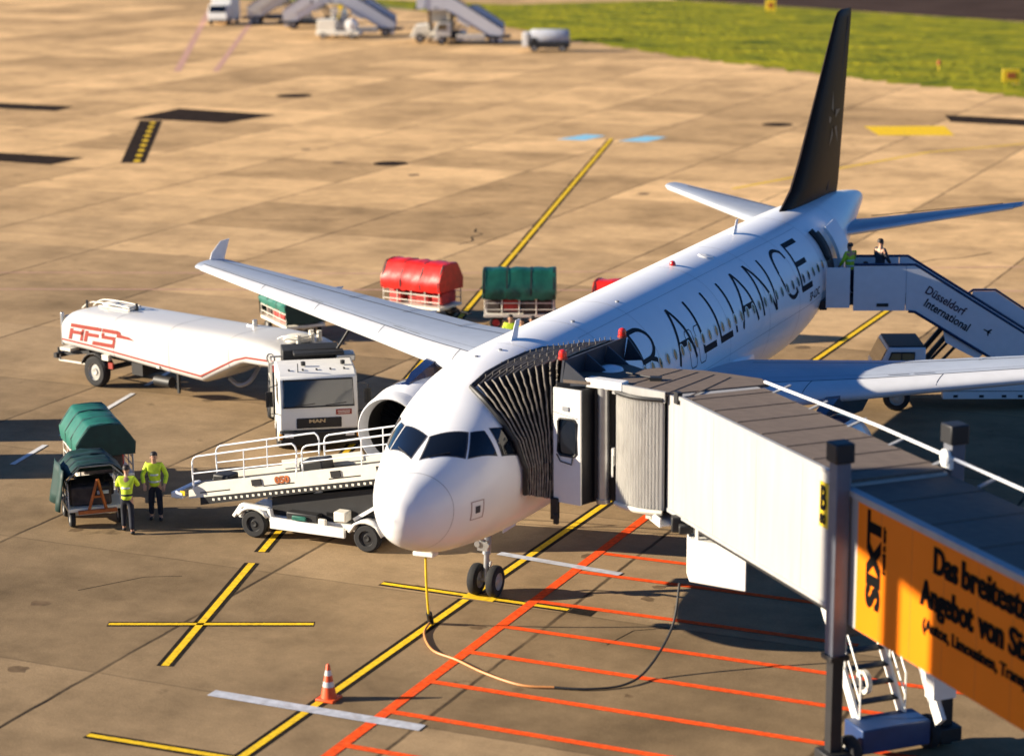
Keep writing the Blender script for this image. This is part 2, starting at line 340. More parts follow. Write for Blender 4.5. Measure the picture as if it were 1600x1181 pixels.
# grass strip beyond the apron, with a taxiway and concrete further out
gp = [(-62.7, 157.6), (-45.75, 143), (-28.6, 131), (-11.4, 120), (60, 76)]; gq = [(-110, 205), (-87.6, 200), (-72, 214), (-26, 191.7), (70, 142)]
def grass_sheet():
    b = MB(); nx, ny = 160, 40; vs = []
    def at(P, t):
        t *= len(P)-1; i = min(int(t), len(P)-2); a = Vector(P[i]); c = Vector(P[i+1]); return a.lerp(c, t-i)
    rnd = random.Random(3)
    for j in range(ny+1):
        for i in range(nx+1):
            q = at(gp, i/nx).lerp(at(gq, i/nx), j/ny)+(Vector((rnd.gauss(0, .5), rnd.gauss(0, .7))) if j == 0 else Vector((0, 0))); e = min(j, ny-j, 3)/3
            vs.append((q.x+rnd.uniform(-.35, .35), q.y+rnd.uniform(-.35, .35), .02+e*(.03+.07*rnd.random())))
    b.add(vs, [(j*(nx+1)+i, j*(nx+1)+i+1, (j+1)*(nx+1)+i+1, (j+1)*(nx+1)+i) for j in range(ny) for i in range(nx)])
    m = D.materials.new('grass'); m.use_nodes = True; t = m.node_tree; bs = t.nodes['Principled BSDF']
    geo = t.nodes.new('ShaderNodeNewGeometry'); n = t.nodes.new('ShaderNodeTexNoise'); n.inputs['Scale'].default_value = .28; n.inputs['Detail'].default_value = 8; n.inputs['Roughness'].default_value = .7
    mp = t.nodes.new('ShaderNodeMapping'); mp.inputs['Scale'].default_value = (.6, 1.0, 1); mp.inputs['Rotation'].default_value = (0, 0, R(30)); t.links.new(geo.outputs['Position'], mp.inputs[0]); t.links.new(mp.outputs[0], n.inputs['Vector'])
    cr = t.nodes.new('ShaderNodeValToRGB'); t.links.new(n.outputs[0], cr.inputs[0]); e = cr.color_ramp.elements
    e[0].position = .34; e[0].color = (.035, .06, .004, 1); e[1].position = .62; e[1].color = (.30, .265, .008, 1)
    k = cr.color_ramp.elements.new(.46); k.color = (.17, .18, .006, 1)
    t.links.new(cr.outputs[0], bs.inputs['Base Color']); bs.inputs['Roughness'].default_value = .95; bs.inputs['Specular IOR Level'].default_value = .1
    tag(obj('grass', b, m, smooth=0), kind='stuff')
grass_sheet()
sheet('taxiway', [(-72, 214.6), (-26, 192.2), (70, 142.6), (120, 180), (-20, 330), (-140, 300)], .006, M['taxiway'])
sheet('far_grass', [(-150, 208), (-112, 196), (-89, 186), (-76, 176), (-80, 186), (-110, 206), (-150, 219)], .004, pm('grass_far', (.13, .14, .006), .95, var=.4, scale=.3), kind='structure')

# ------------------------------------------------------------------ airliner
ST = [(0.42, 3.13, 3.09, 0.018, 3.11), (0.476, 3.38, 2.85, 0.237, 3.11), (0.607, 3.591, 2.611, 0.423, 3.111), (0.841, 3.811, 2.411, 0.647, 3.131), (1.262, 4.063, 2.203, 0.922, 3.193), (1.73, 4.314, 2.034, 1.148, 3.274), (2.15, 4.536, 1.926, 1.305, 3.356), (2.665, 4.887, 1.847, 1.458, 3.447), (3.226, 5.219, 1.779, 1.598, 3.539), (3.787, 5.451, 1.731, 1.711, 3.611), (4.536, 5.653, 1.703, 1.825, 3.673), (5.471, 5.776, 1.681, 1.915, 3.726), (6.5, 5.819, 1.679, 1.975, 3.749), (10.0, 5.83, 1.69, 1.975, 3.76), (15.0, 5.845, 1.705, 1.975, 3.775), (20.0, 5.86, 1.72, 1.975, 3.79), (23.0, 5.869, 1.729, 1.975, 3.799), (24.5, 5.873, 1.784, 1.972, 3.813), (26.0, 5.878, 2.038, 1.93, 3.888), (27.5, 5.882, 2.493, 1.82, 4.042), (29.0, 5.877, 2.997, 1.62, 4.297), (30.5, 5.85, 3.5, 1.38, 4.55), (32.0, 5.8, 3.97, 1.1, 4.8), (33.5, 5.7, 4.35, 0.82, 4.98), (35.0, 5.55, 4.7, 0.52, 5.1), (36.1, 5.4, 4.9, 0.28, 5.14), (36.4, 5.3, 5.0, 0.15, 5.15)]
A_ = np.array(ST); FT = []
for i in range(len(A_)-1):
    p0, p1, p2, p3 = A_[max(i-1, 0)], A_[i], A_[i+1], A_[min(i+2, len(A_)-1)]
    for k in range(6):
        t = k/6; FT.append(.5*((2*p1)+(-p0+p2)*t+(2*p0-5*p1+4*p2-p3)*t*t+(-p0+3*p1-3*p2+p3)*t**3))
FT.append(A_[-1]); FT = np.array(FT)
def fus(y, th, off=0.):
    top, bot, a, zc = [float(np.interp(y, FT[:, 0], FT[:, k])) for k in (1, 2, 3, 4)]
    c = math.cos(R(th)); b = (top-zc) if c > 0 else (zc-bot)
    return Vector(((a+off)*math.sin(R(th)), y, zc+(b+off)*c))
AIR = thing('airliner', 'white twin-engine passenger jet with black lettering along its side and a black tail fin', 'airliner', (0, 5.07, 0))
b = MB(); NF = 72
b.loft([[fus(row[0], 360*k/NF) for k in range(NF)] for row in FT])
fuselage = wobj('fuselage', b, M['fus'], AIR, smooth=60)

def surf_patch(name, corners, m, off, parent, n=8, label=None):
    """four-cornered patch in (y, angle) laid on the fuselage, edges turned in to the skin"""
    c = [Vector(q) for q in corners]; rows = []
    for i in range(n+1):
        a = c[0].lerp(c[3], i/n); d = c[1].lerp(c[2], i/n)
        rows.append([fus(*(a.lerp(d, k/n)), off=off) for k in range(n+1)])
    b = MB(); b.loft(rows, caps=False, closed=False)
    return wobj(name, b, m, parent, smooth=60)
def surf_ribbon(b, pts, w, off=.006, closed=False, wscale=1.97):
    """ribbon of width w along (y, angle deg) points on the fuselage"""
    P = [Vector((y, R(t)*wscale)) for y, t in pts]
    Q = []
    segs = list(range(len(P)-1))+([len(P)-1] if closed else [])
    for i in segs:
        a = P[i]; c = P[(i+1) % len(P)]; k = max(1, int((c-a).length/.12))
        Q += [a.lerp(c, j/k) for j in range(k)]
    if not closed: Q.append(P[-1])
    n = len(Q); vs = []
    for i in range(n):
        p0 = Q[i-1] if (i or closed) else Q[i]; p2 = Q[(i+1) % n] if (i < n-1 or closed) else Q[i]
        d0 = (Q[i]-p0); d1 = (p2-Q[i]); d0 = d0.normalized() if d0.length > 1e-6 else d1.normalized(); d1 = d1.normalized() if d1.length > 1e-6 else d0
        d = (d0+d1).normalized(); nn = Vector((-d.y, d.x)); s = 1/max(.45, nn.dot(Vector((-d0.y, d0.x))))
        for sg in (-1, 1):
            e = Q[i]+nn*sg*w/2*s; vs.append(fus(e.x, math.degrees(e.y/wscale), off))
    fs = [(2*i, 2*i+1, 2*((i+1) % n)+1, 2*((i+1) % n)) for i in range(n if closed else n-1)]
    b.add(vs, fs)
def arc2(cy, ct, ry, rt, a0, a1, n=14): return [(cy+ry*math.cos(R(a0+(a1-a0)*k/n)), ct+rt*math.sin(R(a0+(a1-a0)*k/n))) for k in range(n+1)]
# lettering STAR ALLIANCE (thin strokes, heavier feet)
b = MB(); w = .125
def S_(*pts, ww=w): surf_ribbon(b, pts, ww)
b = MB()
S_((10.66, 41.7), (10.66, 82)); S_((10.62, 42.2), (11.1, 42.2), *arc2(11.1, 54, .58, 11.8, -80, 80), (10.66, 66)); S_((11.2, 66), (11.5, 68.5), (11.66, 73), (11.68, 82))
wobj('letter', b, M['letters'], fuselage, smooth=60)
b = MB()
S_((12.95, 82.5), (13.3, 58), (13.56, 41.5), (13.62, 41.5), (13.9, 58), (14.2, 82.5)); S_((13.2, 68.6), (14.03, 68.6), ww=.16)
wobj('letter', b, M['letters'], fuselage, smooth=60)
for y in (14.84, 16.19):
    b = MB(); S_((y, 40.5), (y, 82)); S_((y-.05, 81), (y+.96, 81), ww=.17); wobj('letter', b, M['letters'], fuselage, smooth=60)
b = MB()
S_((17.55, 39.9), (17.5, 82.2))
wobj('letter', b, M['letters'], fuselage, smooth=60)
b = MB()
S_((18.06, 82.5), (18.5, 58), (18.83, 40), (18.9, 40), (19.15, 58), (19.4, 82.5)); S_((18.32, 68.5), (19.2, 68.5), ww=.16)
wobj('letter', b, M['letters'], fuselage, smooth=60)
b = MB()
S_((19.92, 82), (20.03, 39), (20.1, 39), (21.02, 81.5), (21.1, 81.5), (21.22, 38.5))
wobj('letter', b, M['letters'], fuselage, smooth=60)
b = MB()
S_((23.25, 49), *arc2(22.8, 59.5, .72, 21.5, -55, -175, 10), (22.08, 60), *arc2(22.8, 60, .72, 21.5, 185, 60, 10), (23.1, 75))
wobj('letter', b, M['letters'], fuselage, smooth=60)
b = MB()
S_((23.8, 38), (23.64, 80.5)); S_((23.75, 38.6), (24.98, 38.6), ww=.17); S_((23.75, 58.3), (24.73, 58.3), ww=.16); S_((23.6, 79.6), (24.67, 79.6), ww=.17)
wobj('letter', b, M['letters'], fuselage, smooth=60)
b = MB()
S_((7.9, 42.5), (6.8, 42.5)); S_((7.35, 42.5), (7.35, 82))
wobj('letter', b, M['letters'], fuselage, smooth=60)

tm = text_mb("SP-LDC", .34, (0, 0, 0), (1, 0, 0), (0, 1, 0), sx=1.0, bold=.004, ext=0)
b.add([fus(24.3+v.x, 93-math.degrees(v.y/1.97), .007) for v in tm.v], tm.f); wobj('registration', b, M['letters'], fuselage, smooth=60)
# cockpit glazing
for sg in (1, -1):
    for nm, c in (('windshield', [(2.17, 2.4), (2.56, 31.5), (2.10, 44), (1.54, 6.5)]), ('cockpit_window', [(2.62, 34.8), (2.86, 43), (2.80, 64.5), (2.17, 47.5)]), ('cockpit_window', [(3.02, 45.5), (3.55, 58.5), (3.48, 76.5), (2.95, 68)])):
        cc = [(y, t*sg) for y, t in c]; ce = sum((Vector(q) for q in cc), Vector((0, 0)))/4
        fr = surf_patch('window_frame', [ce+(Vector(q)-ce)*1.09 for q in cc], M['line'], .006, fuselage)
        gl = surf_patch(nm, cc, M['glass'], .012, fuselage)
b = MB()
for sg in (1, -1):
    a = fus(1.60, 12*sg, .03); c = fus(1.95, 30*sg, .035); b.tube([a, c], .012, 6)
wobj('wiper', b, M['black'], fuselage)
# nose details: radome joint, static plate, small marks
b = MB(); surf_ribbon(b, [(1.12+.25*math.sin(R(abs(t))), t) for t in range(-176, 177, 8)], .012, .004)
wobj('radome_seam', b, M['seam'], fuselage)
b = MB(); surf_ribbon(b, [(1.83, 91), (2.19, 94), (2.24, 111), (1.87, 110)], .03, .005, closed=True)
wobj('hatch_outline', b, pm('hatch_red_grey', (.35, .25, .24), .5), fuselage)
surf_patch('static_plate', [(1.95, 97), (2.1, 98), (2.12, 105), (1.98, 104.5)], M['line'], .008, fuselage, 3)
# cabin windows on the port side
wm = {}
def cab_window(y):
    rim = MB(); gl = MB(); n = 14
    e = [(y+.14*math.cos(2*math.pi*k/n), 72.3-1.2*max(0, (y-20)/6)+5.0*math.sin(2*math.pi*k/n)) for k in range(n)]
    ce = (y, 72.3-1.2*max(0, (y-20)/6))
    inn = [(ce[0]+(a-ce[0])*.74, ce[1]+(t-ce[1])*.8) for a, t in e]
    vs = [fus(a, t, .007) for a, t in e]+[fus(a, t, .009) for a, t in inn]
    rim.add(vs, [(k, (k+1) % n, n+(k+1) % n, n+k) for k in range(n)])
    gl.add([fus(a, t, .008) for a, t in inn], [tuple(range(n))])
    o = wobj('cabin_window', rim, M['rim'], fuselage, smooth=60); g_ = wobj('pane', gl, M['cabwin'], o, smooth=0); g_.location = (0, 0, 0)
for k in range(36):
    y = 7.4+k*.533
    if y < 26.2: cab_window(y)
for y in (13.96, 14.66):
    b = MB(); surf_ribbon(b, [(y-.24, 63), (y-.16, 61), (y+.16, 61), (y+.24, 63), (y+.24, 86), (y+.16, 89), (y-.16, 89), (y-.24, 86)], .028, .005, closed=True)
    wobj('overwing_exit', b, M['line'], fuselage, smooth=60)
# rear door standing open
b = MB()
rows = [[fus(y, t, .012) for t in range(44, 101, 4)] for y in (26.55, 26.8, 27.05, 27.35)]; b.loft(rows, caps=False, closed=False)
wobj('rear_doorway', b, M['black'], fuselage, smooth=60)
b = MB(); rows = [[fus(y, t, .22+.15*(y-27.4)) for t in range(46, 101, 5)] for y in (27.45, 27.8, 28.15, 28.4)]
rows2 = [[fus(y, t, .12+.15*(y-27.4)) for t in range(46, 101, 5)] for y in (27.45, 27.8, 28.15, 28.4)]
b.loft(rows, caps=False, closed=False); b.loft(rows2, caps=False, closed=False)
n1 = len(rows)*len(rows[0]); m_ = len(rows[0])
edge = [k for k in range(m_)]+[i*m_+m_-1 for i in range(1, 4)]+[3*m_+k for k in range(m_-2, -1, -1)]+[i*m_ for i in (2, 1)]
b.f += [[edge[k], edge[(k+1) % len(edge)], edge[(k+1) % len(edge)]+n1, edge[k]+n1] for k in range(len(edge))]; b.m += [0]*len(edge)
wobj('rear_door', b, M['fus'], fuselage, smooth=40)
b = MB(); b.tube([fus(26.55, t, .02+.05) for t in range(40, 70, 3)]+[fus(26.6, 70, .1)], .10, 8); wobj('door_seal', b, M['black'], fuselage)
for y in (6.3, 9.1, 11.7, 16.9, 20.4, 23.3, 26.0, 29.6):
    b = MB(); surf_ribbon(b, [(y, t) for t in range(-170, 171, 10)], .014, .003); wobj('skin_joint', b, M['seam'], fuselage, smooth=60)
for t in (28, 96):
    b = MB(); surf_ribbon(b, [(y, t) for y in (8.5, 14, 20, 26)], .012, .003); wobj('skin_joint', b, M['seam'], fuselage, smooth=60)
# roof fittings
b = MB(); q = fus(17.3, 3); b.lathe([(.09, -.03), (.09, .05), (.06, .11), (.01, .13)], q, (0, 0, 1), 14); wobj('beacon_light', b, M['beacon'], fuselage)
b = MB(); q = fus(19.2, 12); b.lathe([(.26, -.03), (.2, .03), (.01, .05)], q, (.2, 0, 1), 18); wobj('antenna_dome', b, M['rim'], fuselage)
def blade(y, h, ch, tilt=.25):
    b = MB(); z0 = float(np.interp(y, FT[:, 0], FT[:, 1]))-.02
    b.loft([[(x*.02*k, yy, z0+hh) for x, yy in ((-1, y+o+c*.5), (1, y+o+c*.5), (.6, y+o-c*.5), (-.6, y+o-c*.5))] for hh, o, c, k in ((0, 0, ch, 1), (h, tilt, ch*.6, .6))])
    wobj('antenna', b, M['fus'], fuselage, smooth=0)
blade(6.75, .46, .36); blade(22.9, .42, .3)
for y, t in ((5.1, -6), (5.7, 4), (9.4, 12), (12.2, 14)):
    b = MB(); q = fus(y, t); b.lathe([(.05, -.02), (.05, .03), (.01, .035)], q, (0, 0, 1), 10); wobj('vent_cap', b, M['grey'], fuselage)
# belly fairing
b = MB()
rings = []
for y, s in ((10.3, .02), (11.2, .45), (12.6, .85), (14.5, 1), (17.5, 1), (19.3, .8), (20.8, .4), (21.8, .02)):
    rings.append([((1.2+.92*s)*math.cos(R(a))*(.55+.45*s**.3), y, 2.95+((1.15+.28*s) if math.sin(R(a)) < 0 else (.35+.45*max(0, min(1, (y-13)/3)))*s)*math.sin(R(a))) for a in range(0, 360, 12)])
b.loft(rings); wobj('belly_fairing', b, M['fus'], AIR, smooth=60)

def airfoil(le, te, z, th, tw=0., n=10):
    """closed ring: upper from TE to LE, then lower back"""
    c = te-le; up = []; lo = []
    for k in range(n+1):
        s = (1-math.cos(math.pi*k/n))/2
        t = th*c*(2.969*math.sqrt(s)-1.26*s-3.516*s*s+2.843*s**3-1.036*s**4)/2*1.0
        up.append((le+s*c, z+t*1.15+tw*(s-.3)*c)); lo.append((le+s*c, z-t*.85+tw*(s-.3)*c))
    return up[::-1]+lo[1:-1]
def wsec(ax):
    if ax < 6.4: le = 12+.52*(ax-2); te = 18.75
    else: le = 12+.52*(ax-2); te = 18.75+(ax-6.4)*(21.55-18.75)/(17.05-6.4)
    return le, te, 2.88+.078*ax, .135-.02*ax/17
def wpt(sg, ax, s, off=0.):
    le, te, z, th = wsec(ax); c = te-le; t = th*c*(2.969*math.sqrt(s)-1.26*s-3.516*s*s+2.843*s**3-1.036*s**4)/2
    return Vector((sg*ax, le+s*c, z+t*1.15+off))
def make_wing(sg):
    b = MB(); b.loft([[(sg*ax, y, z) for y, z in airfoil(*wsec(ax))] for ax in (1.2, 4, 6.4, 9, 12, 15, 16.9, 17.05)])
    wing = wobj('wing', b, M['wingtop'], AIR, smooth=50)
    # leading-edge slats: upper skin strip wrapped round the nose
    b = MB(); xs = [2.6+k*1.2 for k in range(12)]+[16.75]
    rows = []
    for ax in xs:
        le, te, z, th = wsec(ax); c = te-le; row = []
        for s in (.15, .10, .06, .03, .012, .003):
            q = wpt(sg, ax, s, .012); row.append(q)
        row.append(Vector((sg*ax, le-.012, z)))
        for s in (.004, .015, .04):
            t = th*c*(2.969*math.sqrt(s)-1.26*s-3.516*s*s)/2; row.append(Vector((sg*ax, le+s*c, z-t*.85-.012)))
        rows.append(row)
    b.loft(rows, caps=False, closed=False); sl = wobj('slat', b, M['slat'], wing, smooth=60); sl.location = (0, 0, 0)
    b = MB()
    def line(a0, a1, s0, s1, w=.035, n=18):
        P = [wpt(sg, a0+(a1-a0)*k/n, s0+(s1-s0)*k/n, .014) for k in range(n+1)]; d = (P[-1]-P[0]).normalized(); side = Vector((0, 0, 1)).cross(d).normalized()*w/2
        b.loft([[q-side, q+side] for q in P], caps=False, closed=False)
    line(2.4, 16.8, .155, .155, .05); line(2.6, 6.4, .72, .70, .04); line(6.4, 13.4, .69, .68, .05); line(13.4, 16.6, .68, .66, .035); line(2.6, 16.6, .235, .22, .012)
    for ax in (5.0, 8.1, 11., 13.6): 
        line(ax, ax+.05, .01, .15, .02, 6)
    for ax, s in ((6.5, .66), (8.6, .62), (10.8, .6), (13.4, .66)): line(ax, ax+.12, s, .99, .025, 6)
    for ax, s0 in ((6.8, .2), (7.4, .2), (11.0, .19)): line(ax, ax+.5, s0, s0, .03, 3)
    pl = wobj('panel_gaps', b, M['line'], wing, smooth=0); pl.location = (0, 0, 0)
    # flap track fairings
    for ax in (5.2, 8.6, 12.4):
        le, te, z, th = wsec(ax); b = MB()
        b.loft([[(sg*ax+rr_*math.cos(R(a))*.8, yy, z-.22+rr_*math.sin(R(a))-dz) for a in range(0, 360, 30)] for yy, rr_, dz in ((te-2.4, .03, 0), (te-1.8, .17, .03), (te-.7, .2, .02), (te+.2, .13, -.02), (te+.8, .02, -.05))])
        fo = wobj('flap_fairing', b, M['wingtop'], wing, smooth=60); fo.location = (0, 0, 0)
    le, te, z, th = wsec(17.05); b = MB()
    for s2, h in ((1, .6), (-1, .35)):
        b.loft([[(sg*(17.05+dx*x), y, z+s2*hh) for x, y in ((-1, te+o2), (1, te+o2), (.5, le+o1), (-.5, le+o1))] for hh, o1, o2, dx in ((-.03, .85, 0., .04), (h*.5, 1.05, .22, .025), (h, 1.6, .42, .012))])
    wf = wobj('wing_fence', b, M['slat'], wing, smooth=30); wf.location = (0, 0, 0)
    b = MB(); b.lathe([(.01, -.14), (.05, -.1), (.06, 0), (.05, .1)], (sg*16.9, le+.16, z), (0, 1, 0), 10)
    nl = wobj('navigation_light', b, M['beacon'] if sg > 0 else pm('nav_green', (.02, .3, .12), .2), wing); nl.location = (0, 0, 0)
    # engine
    E = Vector((sg*5.75, 11.35, 1.88))
    b = MB(); b.lathe([(.93, .35), (.985, .3), (1.06, .55), (1.13, 1.0), (1.15, 1.7), (1.08, 2.6), (.9, 3.4), (.84, 3.45), (.8, 3.0)], E, (0, 1, 0), 48)
    nac = wobj('engine', b, M['fus'], AIR, smooth=60)
    def sub(nm, bb, m, sm=60):
        o = wobj(nm, bb, m, nac, smooth=sm); o.location = (0, 0, 0); return o
    b = MB(); b.lathe([(1.045, .48), (1.02, .22), (.985, .06), (.94, 0), (.895, .05), (.865, .2), (.855, .4)], E, (0, 1, 0), 48); sub('inlet_lip', b, M['slat'])
    b = MB(); b.lathe([(.857, .38), (.85, .7), (.87, 1.1), (.87, 1.25)], E, (0, 1, 0), 48); sub('inlet_duct', b, M['duct'])
    b = MB(); b.lathe([(.87, 1.2), (.3, 1.22)], E, (0, 1, 0), 48)
    for k in range(22):
        a = 2*math.pi*k/22; d1 = Vector((math.cos(a), 0, math.sin(a))); d2 = Vector((-math.sin(a), 0, math.cos(a)))
        b.quad(E+Vector((0, 1.0, 0))+d1*.3-d2*.04, E+Vector((0, 1.16, 0))+d1*.3+d2*.05, E+Vector((0, 1.18, 0))+d1*.86+d2*.14, E+Vector((0, 1.08, 0))+d1*.86-d2*.02)
    sub('fan', b, M['fan'], 0)
    b = MB(); b.lathe([(.01, .72), (.12, .82), (.24, 1.0), (.3, 1.2)], E, (0, 1, 0), 24); sub('spinner', b, M['grey'])
    b = MB(); b.lathe([(.78, 3.0), (.62, 3.6), (.5, 4.2), (.42, 4.25), (.3, 4.3), (.02, 4.9)], E, (0, 1, 0), 32); sub('exhaust_cone', b, M['brown'])
    # cowl panel (dark blue) on the inboard top and pylon
    b = MB(); pr = [(1.02, .62), (1.12, 1.0), (1.145, 1.7), (1.07, 2.6), (.9, 3.35)]
    a0, a1 = (62, 96) if sg > 0 else (84, 118)
    b.loft([[E+Vector((math.cos(R(a))*(rr_+.012), h, math.sin(R(a))*(rr_+.012))) for a in np.linspace(a0, a1, 8)] for rr_, h in pr], caps=False, closed=False); sub('cowl_panel', b, M['navy'])
    b = MB()
    b.loft([[(E.x-.17*w_, y, zz) for zz in (z0_, z1_)]+[(E.x+.17*w_, y, zz) for zz in (z1_, z0_)] for y, z0_, z1_, w_ in ((12.3, 2.9, 2.98, .3), (13.0, 2.85, 3.2, .9), (14.2, 2.75, 3.42, 1.), (16.2, 2.5, 3.35, 1.), (18.2, 2.9, 3.15, .3))])
    wobj('pylon', b, M['navy'], AIR, smooth=30)
    b = MB(); b.loft([[E+Vector((-sg*math.cos(R(a))*rr2, h, math.sin(R(a))*rr2)) for rr2 in (1.1, 1.1+hh)] for h, hh, a in ((1.0, .02, 42), (1.4, .3, 42), (2.1, .36, 42), (2.2, .05, 42))], caps=False, closed=False); sub('strake', b, M['fus'], 0)
    return wing
make_wing(-1); make_wing(1)
# tailplane
for sg in (-1, 1):
    b = MB(); b.loft([[(sg*ax, y, z) for y, z in airfoil(le, te, zz, .10)] for ax, le, te, zz in ((.5, 29.9, 33.9, 4.72), (1.2, 30.3, 34.0, 4.78), (4, 32.2, 34.6, 5.18), (6.1, 33.55, 34.95, 5.48), (6.3, 33.9, 34.95, 5.5))])
    tp = wobj('tailplane', b, M['wingtop'], AIR, smooth=50)
    b = MB()
    P = [(sg*(1.4+k*.6), 33.2+k*.155, 4.99+k*.072-.0*k) for k in range(8)]
    b.tube(P, .012, 4); eo = wobj('elevator_gap', b, M['line'], tp); eo.location = (0, 0, 0)
    b = MB(); sx = [1.2, 2.5, 4, 5.5, 6.1]; rows = []
    for ax in sx:
        le = 30.3+(ax-1.2)*.662; zz = 4.78+(ax-1.2)*.143
        rows.append([(sg*ax, le+.14, zz+.085), (sg*ax, le+.05, zz+.06), (sg*ax, le-.012, zz), (sg*ax, le+.06, zz-.06)])
    b.loft(rows, caps=False, closed=False); lo_ = wobj('leading_edge', b, M['slat'], tp, smooth=60); lo_.location = (0, 0, 0)
# fin
def fin_ring(z, le, te, th=.10):
    return [(x, y, z) for y, x in [(y, x) for y, x in airfoil(le, te, 0., th)]]
fz = [(5.6, 26.6, 33.75, .05), (5.95, 27.55, 33.9, .07), (6.4, 28.5, 34.0, .09), (7.2, 29.35, 34.15, .1), (9., 30.9, 34.5, .1), (11.55, 33.05, 35.0, .09), (11.75, 33.3, 35.0, .07), (11.82, 33.7, 34.95, .03)]
b = MB(); b.loft([fin_ring(*q) for q in fz]); fin = wobj('tail_fin', b, M['fin'], AIR, smooth=50)
b = MB(); rz_ = [(z, le+(te-le)*.70, te) for z, le, te, _ in fz[1:-2]]
for sg in (1,):
    b.tube([(sg*(.075*(te-le)/.3*.3+.03), le, z) for z, le, te in rz_], .012, 4)
wobj('rudder_gap', b, M['silver'], fin)
# five-pointed faceted star emblem on both sides of the fin
for sg in (1, -1):
    b = MB(); cy, cz = 32.4, 8.25
    for k in range(5):
        a = R(90+72*k); e1 = Vector((math.cos(a), math.sin(a))); e2 = Vector((-math.sin(a), math.cos(a)))
        for q in ([e1*.28-e2*.02, e1*1.0, e1*.42+e2*.22],):
            b.add([(sg*.225*(1-.12*(cz+v.y*1.0-8.25)), cy+v.x*.85, cz+v.y*1.0) for v in q], [(0, 1, 2)])
    wobj('tail_emblem', b, M['silver'], fin, smooth=0)
b = MB(); b.lathe([(.15, -.02), (.12, .03), (.09, .0)], (0, 36.4, 5.15), (0, 1, 0), 14); wobj('exhaust_pipe', b, M['grey'], AIR)
# landing gear
def wheel_mb(c, r, w, ax=(1, 0, 0)):
    t = MB(); c = Vector(c); a = Vector(ax).normalized()
    t.lathe([(r*.55, -w/2), (r*.86, -w/2), (r*.97, -w*.36), (r, -w*.15), (r, w*.15), (r*.97, w*.36), (r*.86, w/2), (r*.55, w/2)], c, a, 28)
    h = MB(); h.lathe([(.01, -w*.36), (r*.2, -w*.40), (r*.25, -w*.3), (r*.5, -w*.28), (r*.57, -w*.46), (r*.57, w*.46), (r*.5, w*.28), (r*.25, w*.3), (r*.2, w*.4), (.01, w*.36)], c, a, 22)
    return t, h
def wheel(parent, c, r, w, ax=(1, 0, 0), world=False, hub='hub', name='wheel'):
    t, h = wheel_mb(c, r, w, ax)
    if world:
        o = wobj(name, t, M['tyre'], parent); k = wobj('rim', h, M[hub], o); k.location = (0, 0, 0)
    else:
        o = obj(name, t, M['tyre'], parent); k = obj('rim', h, M[hub], o)
    return o
b = MB(); b.cyl((0, 5.3, 2.0), (0, 5.12, 1.0), .10); b.cyl((0, 5.14, 1.05), (0, 5.07, .36), .065); b.cyl((-.32, 5.07, .38), (.32, 5.07, .38), .05)
b.bar((0, 5.0, 1.35), (0, 4.2, 1.9), .07); b.bar((-.05, 5.22, 1.0), (-.05, 5.35, .75), .05); b.bar((0, 5.35, .75), (0, 5.1, .45), .06); b.box((0, 4.95, 1.25), (.26, .12, .22)); b.cyl((-.12, 4.93, 1.3), (-.12, 4.85, 1.3), .07); b.cyl((.12, 4.93, 1.3), (.12, 4.85, 1.3), .07)
ng = wobj('nose_gear', b, M['steel'], AIR)
for sx in (-.24, .24): wheel(ng, (sx, 5.07, .38), .38, .21, world=True).location = (0, 0, 0)
b = MB(); b.box((-.3, 5.75, 1.62), (.03, .7, .3)); b.box((.3, 5.75, 1.62), (.03, .7, .3)); gd = wobj('gear_door', b, M['fus'], AIR)
for sg in (-1, 1):
    b = MB(); b.cyl((sg*3.5, 17.5, 2.9), (sg*3.8, 17.6, .58), .13); b.cyl((sg*3.35, 17.6, .58), (sg*4.25, 17.6, .58), .08); b.bar((sg*3.7, 17.55, 1.2), (sg*2.2, 17.3, 2.4), .12)
    mg = wobj('main_gear', b, M['steel'], AIR)
    for dx in (-.36, .36): wheel(mg, (sg*3.8+dx, 17.6, .58), .58, .4, world=True).location = (0, 0, 0)
b = MB(); b.box((-.18, 2.3, 1.82), (.5, .3, .1)); wobj('power_hatch', b, M['white'], AIR, bevel=.02)

# ------------------------------------------------------------------ passenger jet bridge
TD = Vector((.718, -.696, 0)); TN = Vector((-.696, -.718, 0)); T0 = Vector((5.0, 3.75, 0))
def T(t, s, z): return T0+TD*t-TN*s+Vector((0, 0, z))
JB = thing('jet_bridge', 'white passenger boarding bridge with a brown roof and an orange advert, docked at the jet', 'boarding bridge', (10.25, -1.6, 0))
def tbox(b, t0, t1, s0, s1, z0, z1): return b.prism([T(t0, s0, z0), T(t1, s0, z0), T(t1, s1, z0), T(t0, s1, z0)], (0, 0, z1-z0))
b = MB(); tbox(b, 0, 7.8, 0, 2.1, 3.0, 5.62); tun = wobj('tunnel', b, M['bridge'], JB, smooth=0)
b = MB(); tbox(b, .55, 7.75, .06, 2.06, 5.62, 5.68)
for k in range(7): tbox(b, .9+k*1.05, .94+k*1.05, .12, 2.06, 5.68, 5.695)
wobj('tunnel_roof', b, M['roof'], tun, smooth=0)
b = MB(); tbox(b, .5, 7.75, -.03, .06, 5.62, 5.70); wobj('roof_edge', b, M['bridge'], tun, smooth=0)
b = MB(); tbox(b, .42, .6, -.06, .06, 5.52, 5.78); wobj('roof_bracket', b, M['black'], tun, smooth=0)
b = MB()
for k in range(5): tbox(b, .3+k*1.9, .315+k*1.9, -.004, 0, 3.02, 5.6)
tbox(b, 0, 7.7, -.02, 0, 3.0, 3.08)
wobj('panel_seam', b, M['seam'], tun, smooth=0)
b = MB(); tbox(b, .1, 20, .1, 2.0, 2.86, 3.0); wobj('underframe', b, M['black'], tun, smooth=0)
